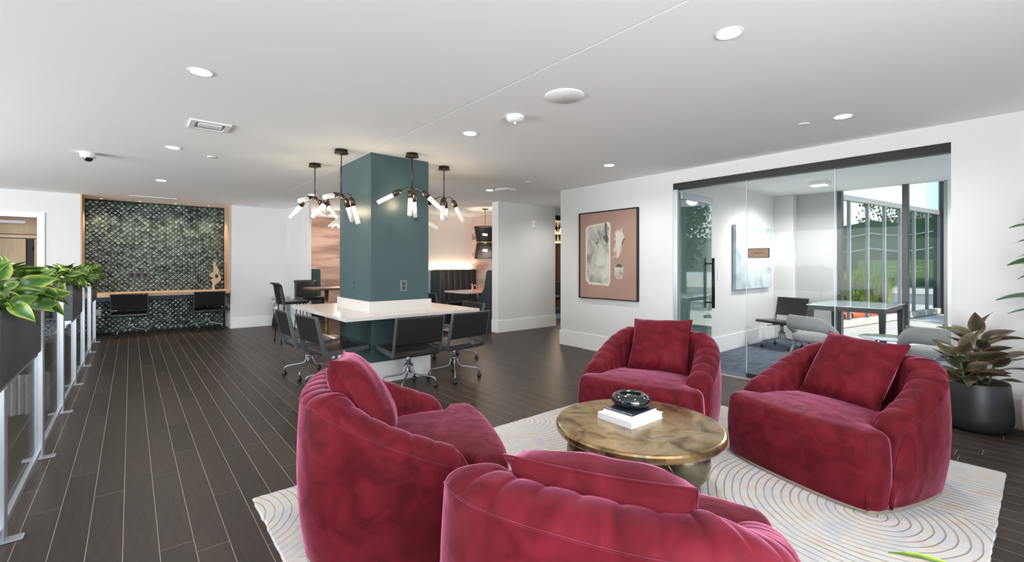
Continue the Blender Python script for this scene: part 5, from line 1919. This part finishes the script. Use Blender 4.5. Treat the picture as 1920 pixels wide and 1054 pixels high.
lounge_seat('pale grey curved-back chair behind the right red tub chair, left one', (6.62, 1.86), face(0.9, -0.45))
lounge_seat('pale grey curved-back chair behind the right red tub chair, by the black pot', (6.42, 0.72), face(0.95, 0.2))
sd_ = thing('side_table', 'low round glass side table between the two grey office chairs', 'table', (6.98, 1.22, 0))
q = MB(); q.lathe([(0.0005, 0.435), (0.29, 0.435), (0.30, 0.442), (0.29, 0.45), (0.0005, 0.45)], 40, cap=False); part('tabletop', q, mat('pale_glass_top', (0.52, 0.60, 0.62), 0.08, coat=0.5), sd_)
for k in range(3):
    a = 2 * PI * k / 3 + 0.4
    q = MB(); q.tube([(0.16 * math.cos(a), 0.16 * math.sin(a), 0.436), (0.24 * math.cos(a), 0.24 * math.sin(a), 0)], 0.014, 8); part('leg', q, 'mullion', sd_)

dup(ol, (7.9, 0.1, CEIL), 0, 'unseen square ceiling light added behind the right wall to brighten the glass office')  # second fixture, out of view, added for more light in the office
for oy in (2.2, 0.1):
    d = bpy.data.lights.new('office_beam', 'SPOT'); d.energy = 170; d.color = (1, 0.97, 0.93); d.spot_size = R(168); d.spot_blend = 0.6; d.shadow_soft_size = 0.1
    lo = bpy.data.objects.new('office_beam', d); COL.objects.link(lo); lo.location = (7.9, oy, CEIL - 0.06)

# ================================================================== OUTSIDE
b = MB(); b.box(9.25, 60, -60, 60, -0.12, -0.02); b.box(-60, 9.25, -60, -1.96, -0.12, -0.02)
struct('terrace_ground', b, 'concrete')
b = MB(); b.box(20.5, 27, -30, 30, -0.019, -0.012)
struct('road', b, 'asphalt')
b = MB(); b.box(-5.3, 5.6, -5.4, -1.96, CEIL + 0.1, CEIL + 0.3)
struct('sun_blocking_slab', b, 'trimwhite')  # unseen slab added to keep direct sun out of the rear windows

# glazed facade wing running away from the office window
fa = thing('glazed_facade', 'glazed facade with tall metal mullions outside the office window', 'facade', (9.45, 4.64 - 0.16 * 9.45, 0), math.atan2(-0.16, 1))
LF = 7.9
step = 0.87 * 1.0127
xs = [((10.96 - 9.45) * 1.0127) + step * k for k in range(-1, 8)]
for x in xs:
    q = MB(); q.box(x - 0.03, x + 0.03, -0.03, 0.03, 0.0, 2.70); part('mullion', q, 'mullion2', fa)
for x0, x1 in zip(xs, xs[1:]):
    q = MB(); q.box(x0 + 0.03, x1 - 0.03, -0.005, 0.005, 0.14, 2.70); part('pane', q, 'facadeglass', fa)
    q = MB(); q.box(x0 - 0.0, x1 - 0.008, -0.02, 0.0, 2.82, 3.75); part('spandrel_panel', q, 'spandrel', fa)
q = MB(); q.box(xs[0], xs[-1], -0.04, 0.04, 2.70, 2.815); part('transom', q, 'mullion2', fa)
q = MB(); q.box(xs[0], xs[-1], -0.06, 0.06, 0.0, 0.14); part('sill', q, 'concrete', fa)
q = MB(); q.box(xs[0], xs[-1], -0.10, 0.10, 3.755, 3.86); part('top_rail', q, 'mullion', fa)
q = MB(); q.box(xs[-1] - 0.02, xs[-1] + 0.35, -0.3, 0.12, 0, 4.6); part('end_pier', q, 'mullion', fa)

# ornamental grasses
def grass(label, loc, r_, h_, n, seed):
    rn = random.Random(seed)
    q = MB()
    for k in range(n):
        a = rn.uniform(0, 2 * PI); rr_ = r_ * math.sqrt(rn.random()) * 0.6
        bx_, by_ = rr_ * math.cos(a), rr_ * math.sin(a)
        hh = h_ * rn.uniform(0.6, 1.05); ln_ = rn.uniform(0.2, 0.7) * r_ * 1.3
        w2 = 0.014
        px_, py_ = -math.sin(a) * w2, math.cos(a) * w2
        v = []
        for t in (0, 0.5, 0.85, 1.0):
            o_ = ln_ * t * t
            x, y, z = bx_ + math.cos(a) * o_, by_ + math.sin(a) * o_, hh * (1 - (1 - t) ** 1.7) - 0.12 * h_ * t ** 4
            wv = 1 - t * 0.85
            v += [(x - px_ * wv, y - py_ * wv, z), (x + px_ * wv, y + py_ * wv, z)]
        q.add(v, [(0, 1, 3, 2), (2, 3, 5, 4), (4, 5, 7, 6)])
    t = thing('ornamental_grass', label, 'plant', (loc[0], loc[1], -0.02), 0, 'grass clumps outside the office')
    part('blades', q, 'grassblade', t, kind='stuff')
    q = MB(); q.lathe([(r_ * 0.5, 0), (r_ * 0.4, 0.06), (0.001, 0.09)], 12); part('crown', q, 'soil', t)
    return t


for k, (x, y, r_, h_, lab) in enumerate(((17.2, 4.55, 0.62, 1.12, 'sunlit grass clump outside, leftmost behind the facade mullions'),
                                         (17.5, 3.95, 0.66, 1.25, 'sunlit grass clump outside, second from the left'),
                                         (17.3, 3.45, 0.60, 1.05, 'sunlit grass clump outside, third from the left'),
                                         (18.4, 4.30, 0.7, 1.35, 'taller grass clump outside, in the back row on the left'),
                                         (18.5, 3.65, 0.7, 1.2, 'taller grass clump outside, in the back row on the right'),
                                         (16.2, 4.3, 0.5, 0.7, 'short yellow grass clump outside, nearest the facade on the left'),
                                         (16.3, 3.6, 0.5, 0.65, 'short yellow grass clump outside, nearest the facade on the right'))):
    grass(lab, (x, y), r_, h_, 420, 30 + k)

# orange netting rolls along the bed
rn = random.Random(8)
for k in range(5):
    x = 12.7 + 0.75 * k
    y = 4.64 - 0.16 * x + 0.55
    t = thing('safety_netting', ('crumpled orange safety netting roll outside, %s in its row' % ('leftmost', 'second', 'third', 'fourth', 'rightmost')[k]), 'netting', (x, y, -0.02), R(-9), 'orange netting rolls outside')
    q = MB()
    q.grid(lambda a, b_: ((a - 0.5) * 0.8, 0.14 * math.cos(2 * PI * b_) * (1 + 0.25 * math.sin(17 * a + k)), 0.13 + 0.13 * math.sin(2 * PI * b_) * (1 + 0.3 * math.sin(23 * a + 5 * b_ + k))), 16, 12)
    part('roll', q, 'orangenet', t)
    q = MB(); q.tube([(-0.38, 0, 0.05), (0.38, 0, 0.05)], 0.03, 8); part('core', q, 'bark', t)

# green privacy fence and banner
fn_ = thing('construction_fence', 'dark green mesh construction fence across the street', 'fence', (28.0, 0, 0))
for k in range(9):
    y = -4 + 2.4 * k
    q = MB(); q.box(-0.03, 0.03, y - 0.03, y + 0.03, -0.02, 3.6); part('post', q, 'mullion2', fn_)
    if k < 8:
        q = MB(); q.grid(lambda a, b_: (-0.04 - 0.05 * math.sin(PI * a), y + 2.4 * a, 0.3 + (3.25 - 0.22 * math.sin(PI * a)) * b_), 9, 3); part('mesh_panel', q, 'meshgreen', fn_)
    q = MB()
    for zc in (2.15, 2.9):
        q.tube([(-0.08, y + 2.4 * i / 8, zc - 0.16 * math.sin(PI * i / 8)) for i in range(9)], 0.018, 5)
    if k < 8:
        part('cable', q, 'trimwhite', fn_)
bn = thing('fence_banner', 'lime green banner hung on the construction fence outside', 'banner', (27.86, 4.6, 1.15))
q = MB(); q.box(-0.02, 0.02, -1.5, 1.5, -0.42, 0.42); part('sheet', q, 'signgreen', bn)
for zz in (0.08, -0.10):
    q = MB()
    for k in range(14):
        q.box(-0.024, -0.02, -0.9 + 0.13 * k, -0.9 + 0.13 * k + 0.08, zz - 0.035, zz + 0.035)
    part('print_line', q, mat('pale_green_print', (0.42, 0.55, 0.28), 0.6), bn)

# trees: behind the fence, and on the office's other side (mirrored in the glass door)
def tree(label, loc, h_, r_, n, seed):
    rn = random.Random(seed)
    t = thing('leafy_tree', label, 'tree', (loc[0], loc[1], -0.02), 0, 'trees outside')
    q = MB(); q.tube([(0, 0, 0), (0.05, 0.03, h_ * 0.4), (0, 0, h_ * 0.8)], [0.16, 0.12, 0.05], 8); part('trunk', q, 'bark', t)
    q = MB()
    cl = [(rn.uniform(-0.6, 0.6) * r_, rn.uniform(-0.6, 0.6) * r_, h_ * rn.uniform(0.35, 0.95), r_ * rn.uniform(0.35, 0.6)) for _ in range(14)]
    for k in range(n):
        cx0, cy0, cz0, cr = rn.choice(cl)
        d = Vector((rn.gauss(0, 1), rn.gauss(0, 1), rn.gauss(0, 1))).normalized() * cr * rn.uniform(0.6, 1.05)
        p = Vector((cx0, cy0, cz0)) + d
        e = Euler((rn.uniform(0, 6), rn.uniform(0, 6), rn.uniform(0, 6))).to_matrix()
        s = rn.uniform(0.07, 0.14)
        q.add([p + e @ Vector(c) for c in ((-s, 0, 0), (0, -s * 0.5, 0.02), (s, 0, 0), (0, s * 0.5, 0.02))], [(0, 1, 2, 3)])
    part('foliage', q, 'treeleaf', t, kind='stuff')
    return t


tree('dark leafy tree behind the construction fence, on the left', (31.0, 9.6), 5.2, 2.4, 2600, 50)
tree('dark leafy tree behind the construction fence, on the right', (32.5, 5.0), 4.6, 2.2, 2400, 51)
tree('leafy tree beside the office terrace mirrored in the open glass door', (16.0, -2.4), 4.2, 1.5, 3600, 52)
tree('leafy tree farther along the office terrace mirrored in the glass door', (20.0, -5.2), 5.2, 1.9, 3400, 53)
for k, (x, y, lab) in enumerate(((13.6, -1.2, 'sunlit grass clump on the terrace beside the office, nearer one'), (14.6, -2.6, 'sunlit grass clump on the terrace beside the office, farther one'))):
    grass(lab, (x, y), 0.7, 1.0, 420, 70 + k)
b = MB()
b.grid(lambda a, b_: (90 + 30 * b_, -90 + 180 * a, -0.1 + (7 + 3 * math.sin(6 * a) + 1.5 * math.sin(17 * a)) * math.sin(PI * 0.5 * b_)), 60, 6)
struct('hillside', b, 'hill')
bl = thing('far_building', 'pale modern building beyond the construction fence', 'building', (36, 1.2, -0.02))
q = MB(); q.box(0, 6, -5, 4.2, 0, 5.4); part('wall', q, mat('pale_render', (0.42, 0.45, 0.45), 0.8), bl)
q = MB(); q.box(-0.2, 6.2, -5.2, 4.4, 5.4, 5.65); part('roof', q, 'mullion', bl)
for k in range(5):
    for z in (1.0, 3.4):
        q = MB(); q.box(-0.05, 0.02, -4.2 + 1.7 * k, -3.2 + 1.7 * k, z, z + 1.4); wq_ = part('window', q, 'mullion', bl)
        q = MB(); q.box(-0.06, -0.05, -4.12 + 1.7 * k, -3.28 + 1.7 * k, z + 0.08, z + 1.32); part('pane', q, 'spandrel', wq_)
